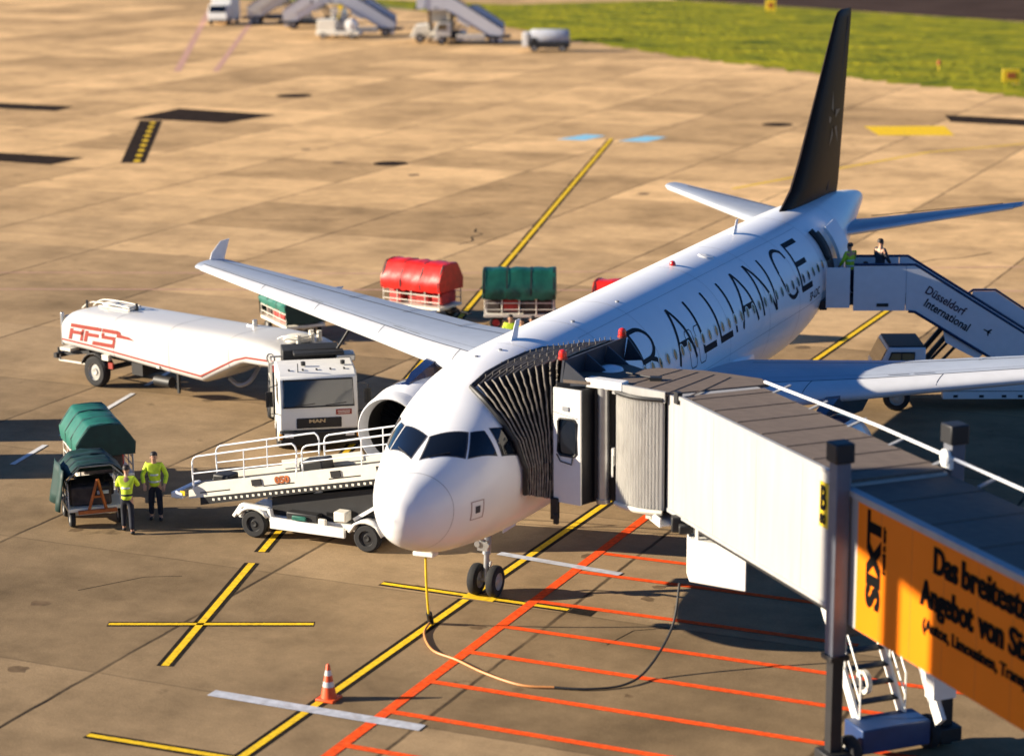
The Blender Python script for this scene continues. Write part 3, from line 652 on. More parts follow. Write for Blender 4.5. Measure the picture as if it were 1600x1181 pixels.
b = MB(); b.tube([T(.3, 2.2, 5.75), T(5, 2.26, 5.85), T(8.2, 2.26, 5.85)], .034, 8); b.tube([T(8.2, 2.26, 5.85), T(20, 2.3, 5.80)], .03, 8)
cr_ = wobj('cable_rail', b, M['airwhite'], JB)
for k in range(8): b = MB(); b.bar(T(1.0+k*1.6, 2.0, 5.66), T(1.0+k*1.6, 2.45, 5.80), .08, .03); wobj('rail_bracket', b, M['grey'], cr_)
b = MB(); b.lathe([(.16, 0), (.16, .06)], T(7.6, 2.2, 5.86), TN, 16, caps=True); b.box(T(7.6, 2.2, 5.76), (.34, .08, .2), math.atan2(TD.y, TD.x)); wobj('cable_pulley', b, M['white'], JB)
# outer tunnel with the advert panel
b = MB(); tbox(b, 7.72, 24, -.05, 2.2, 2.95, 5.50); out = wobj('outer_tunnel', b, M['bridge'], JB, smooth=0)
b = MB(); tbox(b, 7.7, 24, .05, 2.16, 5.50, 5.56)
for k in range(10): tbox(b, 8.9+k*1.5, 8.96+k*1.5, .05, 2.16, 5.56, 5.575)
wobj('tunnel_roof', b, M['roof'], out, smooth=0)
b = MB(); tbox(b, 7.68, 24, -.14, .05, 5.46, 5.58); wobj('roof_edge', b, M['grey'], out, smooth=0)
b = MB(); tbox(b, 8.28, 20, -.09, -.05, 2.98, 5.44)
ad = wobj('advert_panel', b, M['orange'], out, smooth=0)
b = MB()
for k in range(8): tbox(b, 9.1+k*1.05, 9.11+k*1.05, -.092, -.09, 2.98, 5.44)
wobj('panel_joint', b, pm('advert_joint', (.45, .12, .01), .6), ad, smooth=0)
def adtext(s, size, t, z, up=False, **k):
    o = T(t, -.091, z); return text_mb(s, size, o, (0, 0, 1) if up else TD, -TD if up else (0, 0, 1), **k)
def ad_line(name, body, size, t, z, length, up=False, n=5, spread=.02, bold=.012):
    w0 = adtext(body, size, t, z, up, sx=1, bold=bold); P = [(v-T(t, -.091, z)).dot(Vector((0, 0, 1)) if up else TD) for v in w0.v]; k_ = length/(max(P)-min(P)); b = MB()
    for k in range(n):
        o = (k-(n-1)/2)*spread/max(1, n-1)*2
        tm = adtext(body, size, t+(0 if up else o), z+(o if up else 0), up, sx=k_, bold=bold); b.add([v+TN*.0004*k for v in tm.v], tm.f)
    return wobj(name, b, M['adblack'], ad, smooth=0)
ad_line('logo_lettering', "SIXT", .66, 9.10, 3.57, 1.77, True, spread=.035, bold=.02)
ad_line('small_lettering', "rent a car", .14, 9.27, 4.31, .90, True, 1)
for body, t_, z_, ln in (("Das", 10.86, 4.85, .74), ("breiteste", 11.74, 4.85, 2.0), ("Angebot", 10.50, 4.17, 1.66), ("von", 12.32, 4.17, .74), ("Sixt", 13.2, 4.17, .86)):
    ad_line('advert_lettering', body, .66, t_, z_, ln, spread=.022, bold=.016)
ad_line('small_lettering', "(Autos, Limousinen, Transporter)", .32, 10.58, 3.72, 3.9, n=3, spread=.012, bold=.006)
# gate sign
b = MB(); tbox(b, 6.74, 7.35, -.03, 0, 4.55, 5.42); sg_ = wobj('gate_sign', b, M['yellow'], tun, smooth=0)
tm = text_mb("B", .66, T(6.77, -.033, 4.90), TD, (0, 0, 1), sx=.62, bold=.02); b = MB(); b.add(tm.v, tm.f); tm = text_mb("80", .26, T(6.77, -.033, 4.62), TD, (0, 0, 1), sx=.85, bold=.01); b.add(tm.v, tm.f)
wobj('sign_lettering', b, M['letters'], sg_, smooth=0)
# support columns
for t_, s_ in ((7.86, -.25), (7.5, 2.42)):
    b = MB(); c = T(t_, s_, 0); rzc = math.atan2(TD.y, TD.x)
    b.box(c+Vector((0, 0, 4.25)), (.30, .30, 3.9), rzc); col = wobj('support_column', b, M['colblue'], JB, bevel=.02)
    b = MB(); b.box(c+Vector((0, 0, 6.28)), (.40, .40, .38), rzc); wobj('column_cap', b, M['cabdark'], col, bevel=.03)
    b = MB(); b.box(c+Vector((0, 0, 1.2)), (.24, .24, 2.3), rzc); b.box(c+Vector((0, 0, 2.32)), (.40, .40, .10), rzc); wobj('column_ram', b, M['black'], col, bevel=.01)
    b = MB(); b.box(c+Vector((0, 0, .30)), (.55, .5, .3), rzc); wobj('column_foot', b, M['black'], col, bevel=.03)
    wl = wheel(col, c+Vector((0, 0, .34))+TN*(-.36 if s_ < 0 else .36), .34, .24, TN, world=True); 
b = MB(); c = T(7.55, 1.12, 0); b.box(c+Vector((0, 0, .5)), (.7, 1.5, .5), math.atan2(TD.y, TD.x)); wobj('drive_box', b, M['bluebox'], JB, bevel=.03)
b = MB(); tbox(b, 7.35, 7.65, -.1, 2.35, 2.62, 2.86); wobj('cross_beam', b, M['colblue'], JB, smooth=0)
# service stair beside the drive
ST0 = T(6.0, .2, 3.0); 
b = MB(); sa, sb = T(5.35, .75, 2.95), T(7.35, .62, .55); sc = T(5.35, 1.75, 2.95); sd_ = T(7.35, 1.62, .55)
b.bar(sa, sb, .06, .26); b.bar(sc, sd_, .06, .26)
stair = wobj('service_stair', b, M['white'], JB)
b = MB()
for k in range(9):
    f = (k+.5)/9; b.bar(sa.lerp(sb, f), sc.lerp(sd_, f), .22, .03)
wobj('stair_tread', b, M['black'], stair)
b = MB()
for a_, c_ in ((sa, sb), (sc, sd_)):
    for h in (.55, 1.0): b.tube([a_+Vector((0, 0, h)), c_+Vector((0, 0, h))], .02, 6)
    for f in (0, .33, .66, 1): b.tube([a_.lerp(c_, f), a_.lerp(c_, f)+Vector((0, 0, 1.0))], .02, 6)
wobj('stair_handrail', b, M['white'], stair)
b = MB(); b.bar(T(6.6, 2.0, 2.7), T(8.2, 1.9, .8), .10, .30); b.box(T(8.15, 1.9, 1.75), (.3, .5, .9), math.atan2(TD.y, TD.x)); wobj('cable_duct', b, M['white'], JB, smooth=0)
b = MB(); b.lathe([(.16, -.05), (.24, -.05), (.24, .05), (.16, .05), (.16, -.05)], T(7.0, .9, 1.35), TN, 18); wobj('hose_reel', b, M['cream'], JB)
# equipment slung below the tunnel
b = MB(); c0 = T(.95, .15, 0)
b.prism([T(.7, .15, 1.75), T(1.25, -.05, 1.75), T(2.35, .75, 1.75), T(1.8, .95, 1.75)], (0, 0, .95)); eq = wobj('equipment_box', b, M['white'], JB, bevel=.03)
b = MB(); b.bar(T(.9, .2, 2.65), T(.9, .2, 3.0), .08); b.bar(T(2.0, .7, 2.65), T(2.0, .7, 3.0), .08); b.bar(T(1.3, .1, 2.65), T(1.3, .1, 3.0), .07); wobj('hanger', b, M['white'], eq)
b = MB(); b.bar(T(-.5, .05, 2.78), T(.35, -.05, 2.78), .5, .04); b.bar(T(-.55, -.22, 2.84), T(.32, -.3, 2.84), .04, .2); wobj('service_ledge', b, M['white'], JB, smooth=0)
b = MB(); b.box(T(.62, -.02, 2.88), (.3, .25, .35), .4); b.box(T(.95, 0, 2.85), (.3, .2, .2), .4); wobj('motor', b, M['black'], JB, bevel=.03)
# cab
plan = [(2.30, 3.98), (2.98, 4.16), (3.55, 4.30), (4.95, 3.80), (6.60, 5.35), (6.32, 5.70), (5.75, 5.85), (5.0, 5.98), (4.0, 5.86), (3.65, 5.66), (2.85, 6.2), (2.62, 6.9)]
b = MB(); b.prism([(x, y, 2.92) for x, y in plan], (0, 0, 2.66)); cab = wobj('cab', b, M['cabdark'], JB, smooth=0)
b = MB(); b.prism([(x, y, 5.58) for x, y in [(2.42, 4.05), (3.15, 4.05), (3.85, 4.0), (5.02, 3.66), (6.76, 5.37), (6.45, 5.80), (5.80, 5.95), (5.0, 6.08), (3.98, 5.95), (3.69, 5.70), (2.88, 6.25), (2.62, 7.0)]], (0, 0, .07))
for k in range(4):
    a = Vector((3.9+k*.55, 3.98-k*.16, 5.655)); c = Vector((4.5+k*.42, 5.95-k*.10, 5.655)); b.bar(a, c, .035, .02)
wobj('cab_roof', b, M['roof'], cab, smooth=0)
b = MB(); b.prism([(3.6, 4.02, 5.44), (4.98, 3.62, 5.44), (4.98, 3.70, 5.44), (3.6, 4.10, 5.44)], (0, 0, .24)); wobj('roof_edge', b, M['bridge'], cab, smooth=0)
b = MB(); b.box((4.35, 4.75, 5.69), (.26, .2, .08), .3); b.tube([(3.55, 5.0, 5.7), (4.3, 4.75, 5.7)], .018, 6); wobj('roof_lamp', b, M['black'], cab)
# white operator door panel with a rubber-edged window
P0 = Vector((2.27, 3.93, 2.88)); P1 = Vector((2.97, 3.80, 2.88)); pd = (P1-P0).normalized(); pn = pd.cross(Vector((0, 0, 1)))
def PP(u, z, o=0.): return P0+pd*u+pn*o+Vector((0, 0, z-2.88))
PW = (P1-P0).length
b = MB()
for u0, u1, z0, z1 in ((0, PW, 2.88, 3.98), (0, .12, 3.98, 4.82), (PW-.10, PW, 3.98, 4.82), (0, PW, 4.82, 5.50)):
    b.prism([PP(u0, z0, 0), PP(u1, z0, 0), PP(u1, z0, .06), PP(u0, z0, .06)], (0, 0, z1-z0))
dp = wobj('door_panel', b, M['white'], cab, smooth=0)
b = MB()
b.tube([PP(u, z, .065) for u, z in ((.12, 4.05), (.12, 4.75), (.19, 4.82), (PW-.17, 4.82), (PW-.10, 4.75), (PW-.10, 4.05), (PW-.17, 3.98), (.19, 3.98))], .028, 6, closed=True)
b.tube([PP(u, z, .09) for u, z in ((.10, 4.0), (.2, 3.84), (.5, 3.80), (.52, 3.95))], .014, 6); wobj('window_seal', b, M['black'], dp)
b = MB(); b.prism([PP(.1, 3.96, .02), PP(PW-.08, 3.96, .02), PP(PW-.08, 3.96, .03), PP(.1, 3.96, .03)], (0, 0, .88)); wobj('door_window', b, M['glass'], dp, smooth=0)
b = MB(); b.box(PP(.33, 5.05, .07), (.16, .04, .10), math.atan2(pd.y, pd.x)); b.tube([PP(.02, 4.95, .07), PP(.3, 4.9, .07), PP(.62, 4.86, .08)], .012, 5); wobj('door_fitting', b, M['grey'], dp)
# side of the operator booth with its shade painted black, round corner posts
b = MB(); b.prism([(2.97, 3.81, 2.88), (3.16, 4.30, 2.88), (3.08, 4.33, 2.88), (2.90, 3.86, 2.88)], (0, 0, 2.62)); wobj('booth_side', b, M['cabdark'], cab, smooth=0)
b = MB(); b.cyl((3.36, 4.12, 2.9), (3.36, 4.12, 5.55), .13, n=20); b.cyl((3.36, 4.12, 2.9), (3.36, 4.12, 3.0), .16, n=20); wobj('corner_post', b, M['steel'], cab)
b = MB(); b.box((3.42, 4.15, 5.62), (.95, .30, .2), -.15); wobj('lintel', b, M['white'], cab, bevel=.02)
b = MB(); b.box((3.62, 4.06, 4.0), (.05, .12, .4), 0); b.box((3.62, 4.0, 3.8), (.03, .05, .5)); wobj('door_handle', b, M['white'], cab)
# corrugated rolling curtain
b = MB(); n = 136; A = Vector((3.72, 4.03, 0)); Bq = Vector((4.94, 3.69, 0)); row = []
for k in range(n+1):
    f = k/n; q = A.lerp(Bq, f); off = .06*math.sin(f*math.pi*34)+.16*math.sin(math.pi*f)
    row.append(q+Vector((-.27, -.96, 0))*off)
b.loft([[q+Vector((0, 0, z)) for q in row] for z in (3.0, 5.48)], caps=False, closed=False); wobj('rolling_curtain', b, M['corr'], cab, smooth=0)
b = MB(); row2 = [q+Vector((-.01, -.05, 0)) for q in row[::8]]; b.tube([q+Vector((0, 0, 5.5)) for q in row2], .05, 6); wobj('curtain_track', b, M['black'], cab)
b = MB(); b.tube([q+Vector((0, 0, 2.97)) for q in row2], .06, 6); b.box((4.6, 3.72, 2.86), (.12, .12, .12)); wobj('curtain_sill', b, M['cream'], cab)
# hood frame behind the bellows
NB, FB = Vector((2.28, 4.05, 0)), Vector((2.62, 6.95, 0))
b = MB(); b.prism([NB+Vector((.05, 0, 5.45)), FB+Vector((.05, 0, 5.45)), FB+Vector((.12, 0, 6.08)), NB+Vector((.12, 0, 6.08))], (.05, 0, 0))
hood = wobj('hood', b, M['hood'], cab, smooth=0)
for q in (NB, FB, NB.lerp(FB, .33), NB.lerp(FB, .66)):
    b = MB(); b.prism([q+Vector((.1, 0, 5.5)), q+Vector((.58 if q is FB else .85, .02, 5.55)), q+Vector((.2, 0, 6.05))], (0, .04, 0))
    wobj('hood_gusset', b, M['hood'], cab, smooth=0)
b = MB(); b.lathe([(.3, 0), (.27, .05), (.15, .09), (.01, .1)], (3.05, 5.3, 5.66), (0, 0, 1), 22); wobj('roof_hatch', b, M['airwhite'], cab)
for q in (NB+Vector((.08, .12, 6.08)), FB+Vector((.1, -.1, 6.08))):
    b = MB(); b.lathe([(.09, .05), (.095, .12), (.08, .19), (.03, .22), (.01, .22)], q, (0, 0, 1), 16); b2 = MB(); b2.lathe([(.11, 0), (.11, .05), (.01, .05)], q, (0, 0, 1), 16); b2.cyl(q-Vector((0, 0, .3)), q, .03)
    be = wobj('warning_beacon', b, M['beacon'], cab); wobj('beacon_base', b2, M['redmark'], be)
# bellows canopy
HG = Vector((2.26, 3.93, 2.9))
def fr0():
    tp = Vector((NB.x, NB.y, 6.08))
    a = [HG.lerp(tp, q) for q in (0, .28, .5, .68, .86, 1)]
    m = [NB.lerp(FB, k/5)+Vector((0, 0, 6.08)) for k in range(1, 5)]
    c = [Vector((FB.x, FB.y-.05, 5.98))]+[Vector((FB.x, FB.y, z)) for z in (5.5, 4.7, 3.8, 2.95)]
    return a+m+c
def fr1():
    a = [fus(3.56, 106, .10), fus(3.47, 87, .10), fus(3.37, 66, .08), fus(3.31, 46, .08), fus(3.39, 27, .09), fus(3.62, 12.5, .04)]
    m = [fus(y, t, .02) for y, t in ((4.3, 14), (5.1, 17.5), (5.9, 20), (6.7, 23))]
    c = [fus(7.4, 30, .04), fus(7.3, 41, .08), fus(7.2, 62, .08), fus(7.1, 85, .06), fus(7.0, 108, .06)]
    return a+m+c
def smooth_poly(P, k=4):
    out = []
    for i in range(len(P)-1):
        p0, p1, p2, p3 = P[max(i-1, 0)], P[i], P[i+1], P[min(i+2, len(P)-1)]
        for j in range(k):
            t = j/k; out.append(.5*((2*p1)+(p2-p0)*t+(2*p0-5*p1+4*p2-p3)*t*t+(3*p1-p0-3*p2+p3)*t**3))
    out.append(P[-1]); return out
def lin_poly(P, k=4): return [P[i].lerp(P[i+1], j/k) for i in range(len(P)-1) for j in range(k)]+[P[-1]]
F0, F1 = lin_poly(fr0()), lin_poly(fr1()); K = 13
rings = []; ribs = []
rnd = random.Random(5)
for k in range(2*K-1):
    f = k/(2*K-2); rg = []
    for i, (a, c) in enumerate(zip(F0, F1)):
        q = a.lerp(c, f); h = max(0, min(1, (q.z-2.9)/1.8))
        bulge = .07*math.sin(math.pi*f)*h*(.2 if i > 20 else .15)
        ctr = Vector((1.9, 5.4, 4.4)); d = (q-ctr); d.x *= .2; d.normalize()
        q = q+d*bulge
        if k % 2: q = q-d*(.17*h+.01)
        else: q = q+Vector((rnd.uniform(-.009, .009), rnd.uniform(-.012, .012), rnd.uniform(-.008, .008)))
        rg.append(q)
    rings.append(rg)
    if k % 2 == 0: ribs.append(rg)
b = MB(); b.loft(rings, caps=False, closed=False); can = wobj('bellows_canopy', b, M['bellows'], JB, smooth=20)
b = MB()
for rg in ribs: b.tube(rg, .022, 5)
for rg in ribs:
    for i in range(22, 42, 5): b.cyl(rg[i], rg[i]+Vector((0, 0, .09)), .012, n=5)
wobj('canopy_rib', b, M['rib'], can)
b = MB(); b.tube([q+Vector((0, 0, 0)) for q in F1], .06, 8); wobj('bumper_seal', b, M['black'], can)
b = MB(); b.prism([(1.75, 3.9, 2.92), (2.5, 3.9, 2.92), (2.7, 7.0, 2.92), (1.9, 7.0, 2.92)], (0, 0, .16)); b.box((2.3, 3.85, 2.72), (.18, .14, .5)); b.box((2.35, 3.8, 2.5), (.12, .1, .25)); wobj('cab_threshold', b, M['black'], cab, bevel=.02)
# terminal-end column outside the frame carries the far end of the bridge
b = MB(); b.cyl(T(23, 1.1, 0), T(23, 1.1, 2.95), .6, n=24); wobj('rotunda_column', b, M['gravel'], JB)

# ------------------------------------------------------------------ power cable from the bridge to the jet's nose
PC = thing('power_cable', 'orange ground power cable looping from under the boarding bridge to the nose of the jet', 'cable', (2, 0, 0))
def spl(P, k=8): return smooth_poly([Vector(q) for q in P], k)
b = MB(); b.tube(spl([(-.18, 2.3, 1.78), (-.2, 2.35, 1.1), (-.28, 2.6, .30), (-.3, 2.75, .05)]), .028, 8); wobj('cable_plug_lead', b, M['yellow'], PC)
b = MB(); b.tube(spl([(-.3, 2.75, .05), (-.1, 2.0, .04), (.55, 1.1, .04), (1.3, .75, .04), (2.2, .25, .04), (3.2, -.1, .04), (3.9, .05, .04)]), .027, 8); wobj('cable_orange', b, pm('cable_orange_mat', (.55, .23, .07), .5), PC)
b = MB(); b.tube(spl([(3.9, .05, .04), (4.6, .25, .04), (5.2, .75, .05), (5.45, 1.5, .2), (5.7, 2.25, .9), (5.75, 2.55, 1.8)]), .027, 8); wobj('cable_black', b, M['black'], PC)
b = MB(); b.cyl((-.3, 2.75, .02), (-.27, 2.6, .30), .07); wobj('cable_connector', b, M['black'], PC)

# ------------------------------------------------------------------ baggage carts
def baggage_cart(label, x, y, deg, tarp, group='covered baggage carts', bags='luggage', L=2.6, Wd=1.5, endcover=True, hk=1.):
    t = thing('baggage_cart', label, 'baggage cart', (x, y, 0), R(deg), group)
    b = MB(); b.box((0, 0, .50), (L, Wd, .10)); b.box((0, 0, .42), (L*.9, .25, .1))
    for sx in (-1, 1): b.box((sx*L*.33, 0, .34), (.1, Wd*.8, .1))
    obj('deck', b, M['cream'], t, bevel=.01)
    for sx in (-1, 1):
        for sy in (-1, 1): wheel(t, (sx*L*.33, sy*(Wd/2-.12), .24), .24, .14, (0, 1, 0), hub='luggred' if tarp == 'dgreen' else 'hub')
    for sy in (-1, 1):
        b = MB(); yy = sy*(Wd/2-.02)
        for z in (.74, .98, 1.22): b.tube([(-L/2+.02, yy, z), (L/2-.02, yy, z)], .018, 6)
        for k in range(5): b.tube([(-L/2+.04+k*(L-.08)/4, yy, .52), (-L/2+.04+k*(L-.08)/4, yy, 1.24)], .02, 6)
        obj('side_rail', b, M['cream'], t)
    b = MB()
    for sx in (-1, 1):
        for sy in (-1, 1): b.tube([(sx*(L/2-.03), sy*(Wd/2-.03), .5), (sx*(L/2-.03), sy*(Wd/2-.03), 1.02+.5*hk), (sx*(L/2-.03), sy*.4, 1.02+1.03*hk)], .025, 6)
        b.tube([(sx*(L/2-.03), -.4, 1.02+1.03*hk), (sx*(L/2-.03), .4, 1.02+1.03*hk)], .025, 6)
    obj('hoop_frame', b, M['grey'], t)
    prof = [(-.79, 1.16), (-.80, 1.32), (-.81, 1.52), (-.66, 1.78), (-.48, 2.06), (-.40, 2.13), (-.1, 2.16), (.1, 2.16), (.40, 2.13), (.48, 2.06), (.66, 1.78), (.81, 1.52), (.80, 1.32), (.79, 1.16)]
    prof = [(a, 1.02+(z-1.02)*hk) for a, z in prof]
    rnd = random.Random(int(abs(x*37+y*11))); rows = []
    nx = 16
    for i in range(nx+1):
        xx = -L/2-.03+(L+.06)*i/nx
        rows.append([(xx, a+rnd.uniform(-.02, .02), z+rnd.uniform(-.022, .022)-(.06*abs(math.sin(i*1.3)) if j in (0, 13) else 0)-(.025 if i % 4 == 2 and 4 < j < 9 else 0)) for j, (a, z) in enumerate(prof)])
    b = MB(); b.loft(rows, caps=False, closed=False)
    cv = obj('tarp_cover', b, M[tarp], t, smooth=50)
    for xs in (-L/2+.03, -L*.17, L*.17, L/2-.03):
        b = MB(); b.loft([[(xs+o, a*1.006, z+.012) for a, z in prof] for o in (-.025, .025)], caps=False, closed=False); obj('strap', b, M['black'], cv, smooth=0)
    for sx in (-1, 1):
        b = MB()
        if not endcover and sx > 0: continue
        rg = [Vector((sx*(L/2+.035), a, z)) for a, z in prof]; rg2 = [Vector((sx*(L/2+.05), a*.97, .62 if abs(a) > .7 and z < 1.1 else z-.03)) for a, z in prof]
        b.add(rg2, [tuple(range(len(rg2)))]); b.loft([rg, rg2], caps=False, closed=False)
        obj('end_curtain', b, M['shadegreen' if tarp == 'green' else tarp], cv, smooth=0)  # ends of teal carts take the shade-darkened green
    rb = random.Random(int(abs(x*13+y*7)))
    for i in range(4):
        b = MB(); b.box((-L/2+.38+i*(L-.76)/3, rb.uniform(-.2, .2), .78+rb.uniform(0, .06)), (rb.uniform(.4, .6), rb.uniform(.8, 1.1), rb.uniform(.4, .55)), rb.uniform(-.15, .15))
        obj('luggage_bag', b, M['luggred'] if rb.random() < (.45 if bags == 'red' else 0. if bags == 'none' else .15) else M['luggage'], t, bevel=.05)
    b = MB(); b.bar((L/2, 0, .38), (L/2+.75, 0, .33), .07); b.bar((L/2, -.35, .4), (L/2+.4, 0, .36), .05); b.bar((L/2, .35, .4), (L/2+.4, 0, .36), .05); b.lathe([(.05, -.02), (.10, -.02), (.10, .02), (.05, .02), (.05, -.02)], (L/2+.82, 0, .33), (0, 0, 1), 12)
    obj('drawbar', b, M['black'], t)
    return t
baggage_cart('baggage cart with a bright red tarpaulin beside the wing, clear of the fuselage', -16.1, 34.1, -8, 'redtarp', bags='red')
baggage_cart('baggage cart with a dark green tarpaulin and red wheel hubs, side on behind the fuselage', -12.0, 33.96, 22, 'dgreen')
baggage_cart('baggage cart with a teal green tarpaulin half hidden under the wing behind the tanker', -19.06, 29.46, -39, 'green', bags='red', hk=.5)
baggage_cart('baggage cart with a sunlit teal tarpaulin standing behind the cart the two workers load', -14.05, 9.75, -45, 'green', bags='red', hk=.86)
c2 = baggage_cart('baggage cart in shade-dark green with raised orange drawbar beside the two workers in yellow', -12.2, 6.75, -46, 'shadegreen', endcover=False, L=1.6, hk=.6, bags='none')
for ch in list(c2.children):
    if ch.name.startswith('drawbar'): D.objects.remove(ch)
b = MB(); b.bar((.86, -.22, .5), (1.0, 0, 1.35), .06); b.bar((.86, .22, .5), (1.0, 0, 1.35), .06); b.bar((.90, -.14, .85), (.90, .14, .85), .05); b.bar((.86, -.5, .45), (.86, .5, .45), .09); obj('drawbar', b, M['orangebar'], c2)
b = MB(); b.box((.87, .15, .95), (.03, .3, .09)); obj('number_plate', b, M['wline2'], c2)
b = MB(); rows = []
rnd = random.Random(9)
for i in range(9):
    xx = -.6+1.45*i/8; rows.append([(xx+rnd.uniform(-.03, .03), -.84-.10*math.sin(i*1.2)*(1-zz/2.2)-.03*j, zz) for j, zz in enumerate((1.6, 1.35, 1.15, .95, .75, .5))])
b.loft(rows, caps=False, closed=False); sf = obj('side_flap', b, M['shadegreen'], c2, smooth=60)
s_ = sf.modifiers.new('thick', 'SOLIDIFY'); s_.thickness = .02
baggage_cart('red baggage cart showing one corner above the white fuselage roof', -7.25, 33.2, 10, 'redtarp', bags='red')

# ------------------------------------------------------------------ fuel tanker
FT_ = thing('fuel_tanker', 'white articulated refuelling tanker with red lettering parked under the wing', 'fuel truck', (-22.13, 21.0, 0), R(-13))
def pl(x, ks, vs): return float(np.interp(x, ks, vs))
rings = []
for x in [0, .05, .15, .35, .7, 1.5, 3, 4.5, 6, 6.5, 7.0, 7.6, 8.2, 8.35, 9, 9.7, 10.05, 10.25, 10.3]:
    zb = pl(x, (0, 1.5, 6.5, 8.3, 10.3), (1.22, 1.15, .80, 1.65, 1.68)); zt = pl(x, (0, .3, .8, 8.6, 9.6, 10.3), (2.1, 2.36, 2.46, 2.46, 2.40, 2.2)); s = pl(x, (0, .05, .15, .35, .7, 9.6, 10.05, 10.25, 10.3), (.90, .95, .98, .995, 1, 1, .98, .92, .86))
    zc = (zb+zt)/2; h = (zt-zb)/2; rg = []
    for k in range(40):
        a = 2*math.pi*k/40; cx, sz = math.cos(a), math.sin(a); e = 2/4.4 if sz > 0 else 2/8.
        rg.append((x, s*1.2*math.copysign(abs(cx)**e, cx), zc+s*h*math.copysign(abs(sz)**e, sz)))
    rings.append(rg)
b = MB(); b.loft(rings); tank = obj('tank', b, M['tank'], FT_, smooth=50)
b = MB()
for sy in (-1, 1):
    P = [(x, sy*1.204, pl(x, (0, 1.5, 6.5, 8.3, 10.3), (1.22, 1.15, .80, 1.65, 1.68))+.24) for x in [.1]+[i*.5 for i in range(1, 21)]+[10.15]]
    b.loft([[(x, y, z-.03), (x, y, z+.03)] for x, y, z in P], caps=False, closed=False)
obj('red_stripe', b, M['redmark'], tank, smooth=0)
for x in (2.55, 5.1, 7.75):
    b = MB(); i0 = min(range(len(rings)), key=lambda k: abs(rings[k][0][0]-x)); zb = pl(x, (0, 1.5, 6.5, 8.3, 10.3), (1.22, 1.15, .80, 1.65, 1.68)); zc = (zb+2.46)/2; h = (2.46-zb)/2; rg = []
    for k in range(40):
        a = 2*math.pi*k/40; cx, sz = math.cos(a), math.sin(a); e = 2/4.4 if sz > 0 else 2/8.
        rg.append((x, 1.203*math.copysign(abs(cx)**e, cx), zc+(h+.003)*math.copysign(abs(sz)**e, sz)))
    b.loft([[(q[0]-.012, q[1], q[2]) for q in rg], [(q[0]+.012, q[1], q[2]) for q in rg]], caps=False); obj('weld_seam', b, M['seam'], tank, smooth=60)
# stylised AFS lettering: slanted striped strokes with an arrow tail
b = MB()
def slant(x0, x1, z0, z1, sh=.32):
    b.add([(x0+sh*(z0-1.6), -1.209+.0, z0), (x1+sh*(z0-1.6), -1.209, z0), (x1+sh*(z1-1.6), -1.209, z1), (x0+sh*(z1-1.6), -1.209, z1)], [(0, 1, 2, 3)])
for x0 in (.45, 1.18):
    slant(x0, x0+.72, 1.92, 2.05); slant(x0, x0+.15, 1.50, 1.88); slant(x0+.15, x0+.66, 1.70, 1.82)
slant(1.0, 1.12, 1.50, 1.9); 
slant(1.95, 2.68, 1.92, 2.05); slant(1.95, 2.08, 1.78, 1.9); slant(1.98, 2.62, 1.70, 1.82); slant(2.52, 2.64, 1.56, 1.72); slant(1.6, 2.64, 1.44, 1.57)
b.add([(2.72, -1.209, 1.82), (3.55, -1.209, 1.80), (3.3, -1.209, 1.90), (2.95, -1.209, 1.93), (2.9, -1.209, 2.03), (2.8, -1.209, 2.03)], [(0, 1, 2, 3, 4, 5)])
b.v = [Vector((v.x, v.y, v.z)) for v in b.v]
obj('tank_lettering', b, M['redmark'], tank, smooth=0)
b = MB(); b.lathe([(.14, 0), (.17, 0), (.17, .012), (.14, .012), (.14, 0)], (9.55, -1.2, 2.0), (0, -1, 0), 24); b.box((9.55, -1.21, 2.0), (.03, .01, .2)); obj('tank_emblem', b, M['line'], tank)
b = MB(); b.box((1.6, 0, 2.50), (1.4, .5, .05)); b.lathe([(.28, 0), (.28, .1), (.2, .14), (.01, .14)], (1.3, 0, 2.5), (0, 0, 1), 20); b.lathe([(.2, 0), (.2, .08), (.01, .1)], (2.0, .05, 2.5), (0, 0, 1), 16); obj('manhole_hatch', b, M['cream'], tank)
b = MB()
b.tube(spl([(.15, .2, 2.35), (.7, .2, 2.62), (2.3, .2, 2.62), (2.4, .2, 2.5)], 4), .02, 6); b.tube(spl([(.15, -.3, 2.35), (.7, -.3, 2.62), (2.3, -.3, 2.62), (2.4, -.3, 2.5)], 4), .02, 6); obj('walkway_rail', b, M['cream'], tank)
b = MB(); b.cyl((.45, -.35, 2.4), (.45, -.35, 2.66), .04, n=8); obj('tank_vent', b, M['black'], tank); b = MB(); b.cyl((2.35, .1, 2.46), (2.35, .1, 2.68), .05, n=8); obj('tank_vent', b, M['black'], tank)
b = MB(); b.cyl((7.3, .5, 2.4), (7.3, .5, 2.66), .08, n=12); b.box((7.15, .5, 2.47), (.35, .1, .04)); obj('tank_sensor', b, M['steel'], tank)
b = MB(); b.lathe([(.45, 0), (.45, .1), (.3, .16), (.01, .16)], (9.6, 0, 2.38), (0, 0, 1), 22); 
for x, y in ((9.9, -.3), (10.0, .2), (9.7, .5), (9.95, .6)): b.cyl((x, y, 2.3), (x, y, 2.62), .08, n=10)
b.tube(spl([(9.2, -.5, 2.45), (9.6, -.6, 2.6), (10.1, -.4, 2.58), (10.1, .4, 2.58)], 4), .02, 6); obj('dome_fittings', b, M['cream'], tank)
b = MB(); b.box((.06, 0, 1.75), (.14, 1.9, .9)); b.box((-.06, -1.0, 1.75), (.1, .12, 1.1)); b.box((-.06, .9, 1.75), (.1, .12, 1.1)); obj('rear_cabinet', b, M['steel'], FT_, bevel=.03)
